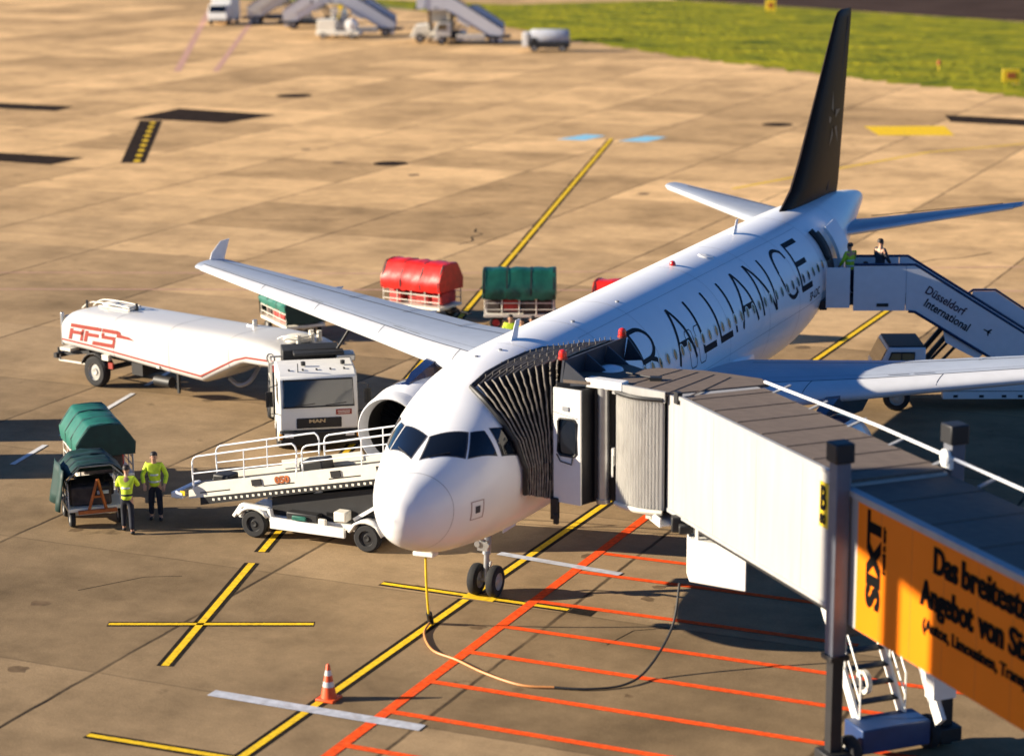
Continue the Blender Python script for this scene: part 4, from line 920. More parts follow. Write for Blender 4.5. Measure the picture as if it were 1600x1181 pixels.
b = MB(); b.box((-.35, 0, .82), (.14, 2.3, .16)); b.bar((-.35, -.8, .82), (1.0, -.8, 1.05), .1); b.bar((-.35, .8, .82), (1.0, .8, 1.05), .1); b.box((-.42, -.9, .85), (.05, .1, .4)); b.box((-.42, .9, .85), (.05, .1, .4)); obj('rear_bumper', b, M['black'], FT_)
b = MB(); b.bar((-.3, -1.0, .66), (1.0, -1.05, .70), .05); b.bar((-.3, -1.0, .66), (-.3, -1.0, .85), .05); b.box((.1, -.9, 1.08), (.5, .4, .1)); obj('bumper_bracket', b, M['cream'], FT_)
for sy in (-1, 1):
    wheel(FT_, (1.55, sy*1.02, .52), .52, .32, (0, 1, 0))
    b = MB(); b.loft([[(1.55+.62*math.cos(R(a)), sy*1.2, .52+.62*math.sin(R(a))), (1.55+.62*math.cos(R(a)), sy*.8, .52+.62*math.sin(R(a)))] for a in range(20, 161, 10)], caps=False, closed=False); mg_ = obj('mudguard', b, M['black'], FT_)
    md = mg_.modifiers.new('thick', 'SOLIDIFY'); md.thickness = .03
b = MB(); b.cyl((1.55, -1., .52), (1.55, 1., .52), .09); b.box((2.0, 0, .95), (3.2, .9, .22)); b.box((3.2, 0, .75), (.5, 1.6, .4)); b.cyl((4.2, -.9, .55), (4.9, -.9, .55), .18); b.bar((5.2, -.9, .25), (5.2, -.9, .9), .08); obj('subframe', b, M['black'], FT_)
b = MB(); b.box((2.35, -1.15, .82), (.2, .06, .2)); obj('red_reflector', b, M['redmark'], FT_)
b = MB(); b.box((2.1, -1.12, 1.06), (.3, .12, .18)); obj('marker_lamp', b, M['cream'], FT_); b = MB(); b.box((4.6, -1.2, 1.08), (.12, .03, .08)); obj('marker_lamp', b, M['cream'], FT_)
b = MB(); b.tube(spl([(6.9, -.3, .85), (7.4, -.4, .72), (7.8, -.3, .9), (7.9, .0, 1.3)], 5), .07, 10); obj('drain_pipe', b, M['grey'], FT_)
# tractor: own heading, coordinates given at the middle of its front bumper
TRM = Matrix.Translation((-9.72, 14.6, 0)) @ Matrix.Rotation(R(-56), 4, 'Z')
TL = FT_.matrix_basis.inverted() @ TRM if False else (Matrix.Translation(FT_.location) @ Matrix.Rotation(R(-13), 4, 'Z')).inverted() @ TRM
def tobj(name, mb, m, parent=FT_, **k):
    if parent is FT_: mb.v = [TL @ v for v in mb.v]; return obj(name, mb, m, parent, **k)
    mb.v = [TL @ v for v in mb.v]; return obj(name, mb, m, parent, **k)
b = MB(); side = [(0.0, .92), (0.02, 1.72), (-.16, 2.68), (-.38, 2.84), (-1.75, 2.90), (-1.8, .92)]
TL = TL @ Matrix(((1, 0, 0, 0), (0, 1.0, 0, 0), (0, 0, .875, .0), (0, 0, 0, 1)))
b.prism([(x, -1.14, z) for x, z in side], (0, 2.28, 0)); tcab = tobj('cab', b, M['white'], bevel=.06, seg=3)
b = MB(); b.prism([(.045, -1.0, 1.76), (.045, 1.0, 1.76), (-.11, .98, 2.58), (-.11, -.98, 2.58)], (.012, 0, 0)); wsn = tobj('windscreen', b, M['glass'], tcab, smooth=0)
b = MB(); b.tube([(.065, -1.02, 1.74), (.065, 1.02, 1.74), (-.10, 1.0, 2.61), (-.10, -1.0, 2.61)], .03, 6, closed=True); b.bar((.09, -.7, 1.78), (.05, -.1, 1.84), .02); b.bar((.09, .2, 1.78), (.05, .8, 1.84), .02); tobj('screen_seal', b, M['black'], tcab)
for sy in (-1, 1):
    b = MB(); b.prism([(-.16, sy*1.146, 1.8), (-1.0, sy*1.146, 1.8), (-1.0, sy*1.146, 2.55), (-.3, sy*1.146, 2.55)], (0, sy*.012, 0)); tobj('side_window', b, M['glass'], tcab, smooth=0)
    b = MB(); b.tube([(-.08, sy*1.15, 2.5), (.1, sy*1.42, 2.45), (.12, sy*1.42, 1.6), (-.05, sy*1.15, 1.5)], .02, 6); b.box((.06, sy*1.42, 2.05), (.06, .2, .5)); tobj('mirror', b, M['black'], tcab)
b = MB(); b.box((.02, 0, 1.18), (.05, 1.3, .34)); gr = tobj('grille', b, M['black'], tcab, bevel=.02)
tm = text_mb("MAN", .15, (.05, -.30, 1.20), (0, 1, 0), (0, 0, 1), sx=1.45, bold=.006); b = MB(); b.add(tm.v, tm.f); tobj('badge_lettering', b, M['chrome'], gr, smooth=0)
b = MB(); b.box((.02, .72, 1.52), (.03, .46, .18)); rs = tobj('red_sign', b, M['redmark'], tcab, smooth=0)
b = MB()
for z, w_ in ((1.55, .36), (1.49, .34)): b.box((.038, .72, z), (.006, w_, .025))
tobj('sign_lines', b, M['cream'], rs, smooth=0)
b = MB(); b.box((-.08, 0, .66), (.30, 2.28, .52)); bp = tobj('front_bumper', b, M['black'], bevel=.05)
for sy in (-1, 1):
    b = MB(); b.box((.075, sy*.88, .78), (.03, .26, .14)); tobj('headlight', b, M['airwhite'], bp, bevel=.02)
    b = MB(); b.box((.03, sy*1.12, .76), (.12, .1, .18)); tobj('indicator', b, pm('amber', (.8, .32, .02), .3), bp, bevel=.02)
    t_, h_ = wheel_mb((-1.35, sy*1.0, .5), .5, .3, (0, 1, 0)); w_ = tobj('wheel', t_, M['tyre']); tobj('rim', h_, M['hub'], w_)
    t_, h_ = wheel_mb((-4.9, sy*.98, .5), .5, .42, (0, 1, 0)); w_ = tobj('wheel', t_, M['tyre']); tobj('rim', h_, M['hub'], w_)
    b = MB(); b.loft([[(-1.35+.62*math.cos(R(a)), sy*1.16, .5+.62*math.sin(R(a))), (-1.35+.62*math.cos(R(a)), sy*.85, .5+.62*math.sin(R(a)))] for a in range(-10, 181, 10)], caps=False, closed=False); fd = tobj('wheel_arch', b, M['white']); md = fd.modifiers.new('thick', 'SOLIDIFY'); md.thickness = .04
b = MB(); b.box((-3.3, 0, .78), (5.0, .8, .25)); b.box((-2.6, 0, .6), (1.2, 2.0, .4)); b.cyl((-4.9, -.9, .5), (-4.9, .9, .5), .1); tobj('chassis', b, M['black'])
b = MB(); b.box((-2.35, .1, 1.85), (.8, 2.0, 1.5)); b.box((-2.7, 0, 2.75), (.9, 1.7, .7)); b.box((-2.1, .2, 3.02), (.5, 1.5, .12)); b.cyl((-2.0, -.5, 2.62), (-2.0, .6, 2.62), .14); tobj('pump_unit', b, M['black'], bevel=.03)
b = MB()
for z in (1.0, 1.6, 2.2, 2.75): b.bar((-1.95, -1.22, z), (-2.75, -1.22, z), .05)
for x in (-1.95, -2.75): b.bar((x, -1.22, .9), (x, -1.22, 2.78), .06)
b.bar((-1.95, -1.2, 2.78), (-1.95, 1.2, 2.78), .06); b.bar((-2.75, -1.2, 2.78), (-2.75, 1.2, 2.78), .06); b.bar((-1.95, 1.2, 2.78), (-2.75, 1.2, 2.78), .05)
tobj('hose_rack', b, M['cream'])
b = MB(); b.box((-2.2, 1.0, 2.85), (.7, .55, .22)); tobj('reel_housing', b, M['steel'], bevel=.03)
b = MB()
for k in range(4): b.tube([Vector((-2.3-.12*k, -1.24, 1.4))+.42*Vector((.45*math.cos(2*math.pi*i/16), 0, 1.3*math.sin(2*math.pi*i/16))) for i in range(16)], .035, 6, closed=True)
b.tube(spl([(-2.3, -.9, 2.7), (-2.4, -.3, 3.0), (-2.4, .4, 2.95), (-2.3, .8, 2.7)], 5), .04, 6); tobj('coiled_hose', b, M['black'])
b = MB(); b.lathe([(.07, 0), (.07, .12), (.01, .14)], (-.9, -.35, 2.90), (0, 0, 1), 12); b.lathe([(.07, 0), (.07, .12), (.01, .14)], (-.9, .8, 2.90), (0, 0, 1), 12); b.cyl((-.35, -.55, 2.80), (-.38, -.55, 3.1), .015); 
for k in range(5): b.box((-.45, -.8+k*.4, 2.87), (.12, .05, .04))
tobj('roof_lamps', b, M['black'], tcab)
b = MB(); b.box((-2.0, -1.18, 2.55), (.1, .1, .22)); tobj('red_lamp', b, M['beacon'])
HO = thing('fuel_hose', 'black fuelling hose rising from the tanker tractor to the underside of the wing', 'hose', (-10.6, 17.0, 2.7))
b = MB(); b.tube(spl([(-10.4, 16.9, 2.6), (-10.2, 17.1, 3.0), (-10.05, 17.35, 3.4), (-10.2, 17.8, 3.62)], 6), .045, 8); wobj('hose', b, M['black'], HO)
b = MB(); b.cyl((-10.1, 17.5, 3.45), (-10.2, 17.8, 3.66), .09); wobj('coupling', b, M['steel'], HO)

# ------------------------------------------------------------------ belt loader
BL = thing('belt_loader', 'white belt loader with hooped handrails, its belt raised to the hold behind the nose', 'belt loader', (-5.8, 7.7, 0))
bw = lambda n, m_, mat, par=BL, **k: wobj(n, m_, mat, par, **k)
zb_ = lambda x: .88+(x+9.6)*.205
ya, yb = 7.02, 8.15
b = MB(); b.prism([(-9.6, ya+.08, zb_(-9.6)+.06), (-2.15, ya+.08, zb_(-2.15)+.06), (-2.15, yb-.08, zb_(-2.15)+.06), (-9.6, yb-.08, zb_(-9.6)+.06)], (0, 0, .05)); belt = bw('belt', b, M['black'], smooth=0)
for y in (ya, yb):
    b = MB(); b.prism([(-9.35, y-.04, zb_(-9.35)-.12), (-2.2, y-.04, zb_(-2.2)-.12), (-2.2, y-.04, zb_(-2.2)+.26), (-8.9, y-.04, zb_(-8.9)+.26), (-9.35, y-.04, zb_(-9.35)+.1)], (0, .08, 0)); sb_ = bw('side_beam', b, M['cream'], smooth=0)
    b = MB(); x = -9.0
    while x < -2.4: b.prism([(x, y-.046, zb_(x)-.01), (x+.9, y-.046, zb_(x+.9)-.01), (x+.9, y-.046, zb_(x+.9)+.02), (x, y-.046, zb_(x)+.02)], (0, .003, 0)); x += 1.9
    bw('beam_groove', b, M['black'], sb_, smooth=0)
b = MB(); b.prism([(-9.0, ya-.05, zb_(-9.0)-.32), (-2.2, ya-.05, zb_(-2.2)-.26), (-2.2, ya-.05, zb_(-2.2)-.12), (-9.0, ya-.05, zb_(-9.0)-.12)], (0, yb-ya+.1, 0)); pn_ = bw('belt_underside', b, M['black'], smooth=0)
b = MB(); x = -8.6
while x < -2.4: b.box((x, ya-.056, zb_(x)-.21), (.07, .006, .06)); x += .17
bw('chain', b, M['cream'], pn_, smooth=0)
b = MB(); b.box((-9.72, 7.58, .86), (.35, 1.2, .16)); b.cyl((-9.75, 7.0, .86), (-9.75, 8.15, .86), .11); bw('belt_tail', b, M['airwhite'], bevel=.02)
b = MB(); b.box((-9.55, 7.0, .93), (.14, .02, .12)); bw('amber_marker', b, M['yellow'], smooth=0)
for y in (ya-.02, yb+.02):
    for x0, x1, h in ((-9.2, -6.15, .85), (-5.95, -2.6, .80)):
        b = MB(); z0, z1 = zb_(x0)+.15, zb_(x1)+.15
        b.tube(spl([(x0, y, z0), (x0-.02, y, z0+h*.8), (x0+.12, y, z0+h), ], 4)+spl([(x0+.3, y, z0+h+.04), (x1-.3, y, z1+h-.04)], 2)+spl([(x1-.1, y, z1+h), (x1+.02, y, z1+h*.8), (x1, y, z1)], 4), .024, 8)
        b.tube([(x0, y, z0+h*.45), (x1, y, z1+h*.45)], .018, 6); xm = (x0+x1)/2; b.tube([(xm, y, (z0+z1)/2-.1), (xm, y, (z0+z1)/2+h)], .02, 6)
        bw('handrail', b, M['airwhite'])
b = MB(); b.box((-6.0, yb-.05, zb_(-6.0)+.3), (2.4, .05, .22), rot=Matrix.Rotation(-.20, 3, 'Y')); bw('inner_board', b, M['cream'], smooth=0)
b = MB(); b.box((-5.9, 7.6, zb_(-5.9)+.28), (.7, .6, .34), rot=Matrix.Rotation(-.2, 3, 'Y')); bw('suitcase_stop', b, M['black'], bevel=.05); b = MB(); b.box((-8.6, 7.6, zb_(-8.6)+.22), (.5, .5, .25)); bw('belt_motor', b, M['black'], bevel=.05)
for x in (-7.3, -5.0, -3.7):
    b = MB(); b.box((x, ya-.06, zb_(x)+.12), (.28, .03, .16), rot=Matrix.Rotation(-.2, 3, 'Y')); bw('beam_bracket', b, M['black'])
tm = text_mb("050", .24, (-6.75, ya-.045, zb_(-6.75)+.04), (1, 0, .205), (-.205, 0, 1), sx=1.2, bold=.012); b = MB(); b.add(tm.v, tm.f); bw('number', b, M['orangebar'], smooth=0)
b = MB(); b.prism([(-7.0, 7.2, .6), (-3.2, 7.2, .6), (-3.2, 7.2, 1.75), (-7.0, 7.2, 1.05)], (0, .06, 0)); b.prism([(-7.0, 7.9, .6), (-3.2, 7.9, .6), (-3.2, 7.9, 1.75), (-7.0, 7.9, 1.05)], (0, .06, 0)); bw('lift_shade_plate', b, M['black'], smooth=0)  # black plates stand for the shaded scissor gear under the belt
# chassis
b = MB()
b.box((-5.75, 7.75, .52), (4.4, 1.3, .16)); b.prism([(-6.9, 6.88, .32), (-4.75, 6.88, .30), (-4.75, 6.88, .56), (-6.9, 6.88, .62)], (0, .1, 0)); b.prism([(-6.9, 8.6, .32), (-4.75, 8.6, .30), (-4.75, 8.6, .56), (-6.9, 8.6, .62)], (0, .1, 0))
ch_ = bw('chassis', b, M['white'], bevel=.02)
for x in (-7.4, -4.15):
    for y in (7.02, 8.55):
        wheel(BL, (x, y, .37), .37, .24, (0, 1, 0), world=True, hub='black')
        b = MB(); rows = []
        for a in (150 if x < -5 else 165, 130, 110, 90, 70, 50, 30 if x < -5 else 12):
            rows.append([(x+.46*math.cos(R(a))*1.12, y+o, .40+.44*math.sin(R(a))) for o in (-.16, .16)])
        b.loft(rows, caps=False, closed=False); fo = bw('fender', b, M['white']); md = fo.modifiers.new('thick', 'SOLIDIFY'); md.thickness = .07
b = MB(); b.bar((-8.0, 6.98, .50), (-7.75, 6.98, .84), .12, .1); b.bar((-7.75, 6.98, .84), (-6.95, 6.98, .80), .14, .1); b.bar((-6.95, 6.98, .82), (-6.85, 6.98, .4), .14, .1); bw('front_fairing', b, M['white'], bevel=.02)
b = MB(); b.bar((-4.6, 7.15, .75), (-3.5, 7.15, 1.45), .09); b.bar((-4.6, 8.3, .75), (-3.5, 8.3, 1.45), .09); b.bar((-6.9, 7.3, .6), (-5.6, 7.3, 1.35), .08); bw('lift_arm', b, M['white'])
b = MB(); b.box((-6.0, 7.2, .70), (.9, .5, .2)); b.box((-5.2, 7.4, .72), (.5, .4, .3)); bw('engine_cover', b, M['black'], bevel=.03)
b = MB(); b.box((-6.05, 6.9, .68), (.4, .06, .12)); bw('teal_canister', b, M['green'], bevel=.02)
b = MB(); b.box((-4.85, 7.0, .86), (.34, .34, .26)); bw('seat_box', b, M['cream'], bevel=.03); b = MB(); b.box((-5.4, 6.95, .62), (.22, .1, .22)); bw('control_box', b, M['cream'], bevel=.03)

# ------------------------------------------------------------------ people
def skin_mesh(verts, edges, radii, sub=2):
    me = D.meshes.new('skin_src'); me.from_pydata([Vector(v) for v in verts], edges, [])
    o = D.objects.new('skin_src', me); COL.objects.link(o)
    m = o.modifiers.new('skin', 'SKIN'); m.use_smooth_shade = True
    for i, r in enumerate(radii):
        sv = me.skin_vertices[0].data[i]; sv.radius = (r, r) if not isinstance(r, tuple) else r; sv.use_root = (i == 0)
    s2 = o.modifiers.new('sub', 'SUBSURF'); s2.levels = sub; s2.render_levels = sub
    bpy.context.view_layer.update()
    r_ = D.meshes.new_from_object(o.evaluated_get(bpy.context.evaluated_depsgraph_get()))
    D.objects.remove(o); D.meshes.remove(me)
    b = MB(); b.add([v.co.copy() for v in r_.vertices], [tuple(p.vertices) for p in r_.polygons]); D.meshes.remove(r_)
    return b
def person(label, loc, deg, jacket='hivis', lean=0., arms=((.10, .35), (.10, .35)), look=0., step=.10, group='ground crew', trousers='navycloth', vest=False, h=1.78):
    """facing +x; arms = per side (out, forward) of the upper arm with bent forearms"""
    t = thing('person', label, 'person', loc, R(deg), group); k = h/1.78
    V = lambda x, y, z: Vector((x+lean*max(0, z-.95), y, z))*k
    hipz = .93; sh = 1.44
    J = {'pelvis': V(0, 0, hipz), 'waist': V(0, 0, 1.10), 'chest': V(.01, 0, 1.32), 'neck': V(.01, 0, 1.50), 'jaw': V(.035, 0, 1.58), 'head': V(.02, 0, 1.67), 'crown': V(.01, 0, 1.745)}
    vs = list(J.values()); ed = [(0, 1), (1, 2), (2, 3), (3, 4), (4, 5), (5, 6)]; ra = [.125, .115, .135, .055, .066, .088, .062]
    sl = []; legs = []; hands = []
    for sy, (out, fw) in ((1, arms[0]), (-1, arms[1])):
        s = V(.0, sy*.178, sh); e = s+Vector((fw*.20, sy*(.04+out*.25), -.28+.05*abs(fw)))*k; w = e+Vector((.10+fw*.22, -sy*.02*0-sy*.05, -.22+.18*abs(fw)))*k
        hd = w+(w-e).normalized()*.085*k; i = len(vs); vs += [s, e, w, hd]; ra += [.062, .046, .033, .036]; ed += [(2, i), (i, i+1), (i+1, i+2), (i+2, i+3)]
        sl.append((s, e, w)); dr = (w-e).normalized(); sd = Vector((0, 0, 1)).cross(dr).normalized(); nm = dr.cross(sd)
        for f in range(4):
            a = hd+sd*(f-1.5)*.021*k+dr*.03*k; c = a+dr*(.038+.008*(f in (1, 2)))*k-nm*.012*k; g_ = c+dr*.026*k-nm*.02*k; i2 = len(vs)
            vs += [a, c, g_]; ra += [.010, .009, .008]; ed += [(i+3, i2), (i2, i2+1), (i2+1, i2+2)]
        a = hd-dr*.03*k+sd*(.04 if sy < 0 else -.04)*k; c = a+(dr*.7+sd*(.5 if sy < 0 else -.5)).normalized()*.045*k; i2 = len(vs); vs += [a, c]; ra += [.012, .009]; ed += [(i+3, i2), (i2, i2+1)]
        hp = V(0, sy*.09, .90); kn = Vector((sy*step+.03, sy*.11, .50))*k; an = Vector((sy*step*1.5-.02, sy*.12, .09))*k; to = an+Vector((.15, sy*.02, -.055))*k
        i = len(vs); vs += [hp, kn, an, to]; ra += [.088, .062, .045, .04]; ed += [(0, i), (i, i+1), (i+1, i+2), (i+2, i+3)]; legs.append((hp, kn, an, to))
    b = skin_mesh(vs, ed, [r*k for r in ra], 2)
    hc = (J['head']+J['jaw'])/2; fwd = Vector((math.cos(look), math.sin(look), 0)); sdv = Vector((-fwd.y, fwd.x, 0))
    b.lathe([(.001, .125*k), (.012*k, .112*k), (.016*k, .09*k), (.012*k, .07*k)], hc+Vector((0, 0, .01)), fwd, 8)
    for s_ in (1, -1): b.lathe([(.001, -.012), (.022*k, -.006), (.028*k, .004), (.001, .008)], hc+sdv*s_*.088*k, sdv, 8)
    obj('body', b, M['skin'], t, smooth=80)
    b = MB(); hd = J['head']; rg = []
    for i in range(6):
        ph = R(8+i*16); rg.append([hd+Vector((0, 0, .012))-fwd*.018*k+Vector((math.cos(a)*.101*math.cos(ph-R(8)), math.sin(a)*.094*math.cos(ph-R(8)), .10*math.sin(ph)-(.035 if math.cos(a)*fwd.x+math.sin(a)*fwd.y < .2 and i == 0 else 0)))*k for a in [2*math.pi*q/18 for q in range(18)]])
    b.loft(rg); obj('hair', b, M['hair'], t, smooth=60)
    for s_ in (1, -1):
        b = MB(); b.lathe([(.001, .006), (.009*k, 0), (.001, -.006)], hc+fwd*.088*k+sdv*s_*.032*k+Vector((0, 0, .04*k)), fwd, 8); obj('eye', b, M['black'], t)
    # jacket
    P = [V(0, 0, .86), V(0, 0, .98), V(.0, 0, 1.15), V(.01, 0, 1.33), V(.01, 0, 1.47)]; ra = [.162, .155, .150, .150, .080]; ed = [(0, 1), (1, 2), (2, 3), (3, 4)]
    for s, e, w in sl:
        i = len(P); P += [s, e, w]; ra += [.074, .062, .054]; ed += [(3, i), (i, i+1), (i+1, i+2)]
    b = skin_mesh(P, ed, [r*k for r in ra], 2); jk = obj('jacket', b, M[jacket], t, smooth=80)
    if jacket == 'hivis':
        for z in (1.02, 1.20):
            c = V(.0, 0, z); b = MB(); b.lathe([(.150*k, -.025), (.158*k, 0), (.150*k, .025)], c, (lean*.5, 0, 1), 20); 
            bd = obj('reflective_band', b, M['refl'] if not vest or z > 1.1 else M['navycloth'], jk)
    P = [V(0, 0, .98), V(0, 0, .88)]; ra = [.14, .145]; ed = [(0, 1)]
    for hp, kn, an, to in legs:
        i = len(P); P += [hp-Vector((0, 0, .05))*k, kn, an+Vector((0, 0, .03))]; ra += [.10, .082, .07]; ed += [(1, i), (i, i+1), (i+1, i+2)]
    obj('trousers', skin_mesh(P, ed, [r*k for r in ra], 2), M[trousers], t, smooth=80)
    for hp, kn, an, to in legs:
        b = skin_mesh([an+Vector((-.04, 0, -.03)), an+Vector((.03, 0, -.035)), to+Vector((.03, 0, -.005))], [(0, 1), (1, 2)], [.055*k, .06*k, .045*k], 1); obj('boot', b, M['black'], t, smooth=80)
    return t
person('person in a yellow vest with dark trim, back turned, bending over the near baggage cart', (-10.63, 6.05, 0), 118, lean=.18, arms=((.2, .9), (.2, .9)), vest=True, step=.12)
person('person in a plain yellow jacket standing upright and facing the camera by the belt loader', (-10.62, 7.35, 0), -62, arms=((.35, .1), (.35, .25)), step=.04, h=1.85)
person('person in yellow behind the fuselage roof, leftmost of the three below the green cart', (-9.55, 27.7, 0), -70, arms=((.2, .1), (.2, .1)), step=.03, trousers='navycloth')
person('person in yellow behind the fuselage roof, middle of the three below the green cart', (-8.95, 27.3, 0), -100, step=.03, trousers='navycloth')
person('person in grey behind the fuselage roof, rightmost of the three below the green cart', (-8.75, 27.75, 0), 200, jacket='greycloth', step=.03, trousers='navycloth')

# ------------------------------------------------------------------ passenger stairs truck
def stairs_truck(label, loc, deg, panel='airwhite', truck='airwhite', text=False, group=None):
    t = thing('passenger_stairs', label, 'stairs truck', loc, R(deg), group)
    Z0, Z1 = 3.42, 4.55; n0, f0 = -.78, .78
    def side(nm, y, pts, m=panel, th=.05):
        b = MB(); b.prism([(x, y-th/2, z) for x, z in pts], (0, th, 0)); return obj(nm, b, M[m], t, smooth=0)
    sp_ = -.60                                                     # slope
    xe = 7.2
    st_pts = [(2.15, Z0-.22), (2.15, Z1), (2.35, Z1), (xe+.5, Z1+sp_*(xe+.3)+1.95*0+sp_*-2.15+.0), (xe+.5, .30), (xe, .22), (2.35, Z0-.28)]
    zl = lambda x: Z0-.28+(x-2.35)*(.22-(Z0-.28))/(xe-2.35)
    st_pts = [(2.12, Z0-.28), (2.12, Z1), (2.38, Z1), (xe+.3, zl(xe)+1.12), (xe+.3, zl(xe)+.1), (xe, zl(xe)), (2.35, zl(2.35))]
    near = side('stair_side', n0, st_pts); far = side('stair_side', f0, st_pts)
    for y in (n0, f0):
        b = MB(); b.tube([(.5, y, Z1+.03), (2.38, y, Z1+.03), (xe+.3, y, zl(xe)+1.15)], .045, 8); b.tube([(2.2, y-.03, Z0-.3), (2.4, y-.03, Z0-.32), (xe, y-.03, zl(xe)-.03)], .05, 6); obj('edge_rail', b, M['navy'], t)
    for y in (n0, f0): side('platform_side', y, [(.5, Z0-.28), (2.1, Z0-.28), (2.1, Z1), (.5, Z1)])
    for y in (n0-.04, f0+.04): side('sliding_panel', y, [(-.35, Z0-.18), (.38, Z0-.18), (.38, Z1-.05), (-.35, Z1-.05)])
    b = MB(); b.box((.95, 0, Z0-.06), (2.6, 1.5, .1)); b.box((-.42, 0, Z0-.12), (.22, 1.6, .28)); obj('platform', b, M['black'], t)
    for k in range(17):
        f = (k+.5)/17; x = 2.3+(xe-2.3)*f; b = MB(); b.box((x, 0, zl(x)+.30), (.30, 1.5, .04)); obj('step', b, M['grey'], t)
    b = MB(); b.box((1.4, n0-.035, Z0-.1), (.36, .02, .1)); obj('vent_slot', b, M['black'], near, smooth=0)
    # upper guard beyond the far side where the flight widens
    side('guard_panel', f0+.12, [(4.3, zl(4.3)+.9), (4.5, zl(4.3)+1.45), (5.2, zl(4.3)+1.45), (xe+.4, zl(xe)+1.6), (xe+.4, zl(xe)+.6)])
    b = MB(); b.tube([(4.3, f0+.12, zl(4.3)+1.35), (4.5, f0+.12, zl(4.3)+1.5), (5.2, f0+.12, zl(4.3)+1.5), (xe+.4, f0+.12, zl(xe)+1.65)], .04, 6); obj('edge_rail', b, M['navy'], t)
    if text:
        d = Vector((xe-2.35, 0, zl(xe)-zl(2.35))).normalized(); u = Vector((-d.z, 0, d.x)); o = Vector((2.25, n0-.03, zl(2.25)))
        for s_, off, up in (("Düsseldorf", .10, .66), ("International", .28, .30)):
            tm = text_mb(s_, .37, o+d*off+u*up, d, u, sx=.86, bold=.006); b = MB(); b.add(tm.v, tm.f); obj('side_lettering', b, pm('lettering_navy', (.05, .02, .04), .5) if s_[0] == 'D' else M['letters'], near, smooth=0)
        b = MB(); q = o+d*2.45+u*.62; b.add([q+d*a+u*c for a, c in ((-.14, .02), (.0, .035), (.06, .13), (.10, .13), (.07, .03), (.14, .01), (.07, -.01), (.10, -.1), (.06, -.1), (.0, -.01), (-.14, -.01))], [tuple(range(11))]); b.v = [v+Vector((0, -.004, 0)) for v in b.v]; obj('plane_symbol', b, M['letters'], near, smooth=0)
    b = MB()
    for y in (-.5, .5): b.bar((2.4, y, 1.0), (3.5, y, zl(3.5)-.1), .14); b.bar((2.9, y, 1.0), (3.9, y, zl(3.9)-.1), .08)
    obj('lift_ram', b, M['black'], t)
    b = MB(); b.prism([(3.3, n0+.02, zl(3.3)-.02), (4.6, n0+.02, zl(4.6)-.02), (4.4, n0+.02, zl(4.6)-.2), (3.7, n0+.02, zl(3.3)-.62), (3.4, n0+.02, zl(3.3)-.45)], (0, .1, 0)); obj('ram_bracket', b, M[panel], t, smooth=0)
    # truck
    b = MB(); b.prism([(1.25, -1.1, .75), (1.25, -1.1, 1.3), (1.6, -1.1, 2.02), (2.75, -1.1, 2.02), (2.75, -1.1, .75)], (0, 2.1, 0)); cb = obj('cab', b, M[truck], t, bevel=.04)
    b = MB(); b.prism([(1.48, -1.115, 1.36), (1.70, -1.115, 1.87), (2.4, -1.115, 1.87), (2.4, -1.115, 1.36)], (0, .02, 0)); obj('side_window', b, pm('cab_glass_tan', (.24, .18, .09), .15, coat=.3), cb, smooth=0)
    b = MB(); b.tube([(1.48, -1.12, 1.36), (1.70, -1.12, 1.87), (2.4, -1.12, 1.87), (2.4, -1.12, 1.36)], .03, 6, closed=True); b.bar((2.0, -1.12, 1.36), (2.0, -1.12, 1.87), .03); obj('window_frame', b, M['black'], cb)
    b = MB(); b.prism([(1.31, -1.0, 1.36), (1.31, .9, 1.36), (1.585, .9, 1.93), (1.585, -1.0, 1.93)], (-.045, 0, .02)); obj('windscreen', b, M['glass'], cb, smooth=0)
    b = MB(); b.box((2.17, -.05, 2.04), (1.1, 1.9, .04)); obj('cab_roof', b, M['black'], cb)
    b = MB(); b.bar((1.3, -1.12, 1.45), (1.05, -1.3, 1.4), .03); b.box((1.05, -1.3, 1.35), (.06, .16, .35)); obj('mirror', b, M['black'], cb)
    b = MB(); b.box((4.6, 0, .68), (7.2, 1.7, .22)); b.box((2.9, 0, .95), (1.2, 1.6, .5)); obj('chassis', b, M['black'], t)
    b = MB(); b.box((4.6, -1.02, .68), (2.6, .3, .55)); bx = obj('side_locker', b, M[truck], t, bevel=.02)
    b = MB()
    for x in (3.7, 4.5, 5.2, 5.7): b.box((x, -1.175, .50), (.14, .012, .08))
    b.box((4.6, -1.175, .66), (2.5, .008, .02)); obj('locker_latch', b, M['black'], bx, smooth=0)
    b = MB(); b.box((1.45, -1.0, .62), (.5, .3, .25)); b.box((1.2, 0, .55), (.14, 2.0, .2)); obj('front_bumper', b, M['cream'], t)
    for x in (1.9, 6.6):
        for y in (-.95, .95): wheel(t, (x, y, .42), .42, .28, (0, 1, 0))
    return t
stairs_truck('pale blue-grey passenger stairs lettered Düsseldorf International at the open rear door', (2.06, 26.63, 0), 23, text=True)
person('person in a yellow vest standing in the open rear doorway atop the stairs', (2.45, 26.95, 3.42), 150, step=.02, h=1.7)
person('person in a grey coat over yellow, back turned, on the platform of the lettered stairs', (3.3, 27.35, 3.42), 60, jacket='greycloth', step=.02, h=1.82)
person('person in dark clothing crouched low beside the grey-coated one on the stairs platform', (2.9, 27.15, 3.02), 100, jacket='navycloth', step=.02, h=1.5)

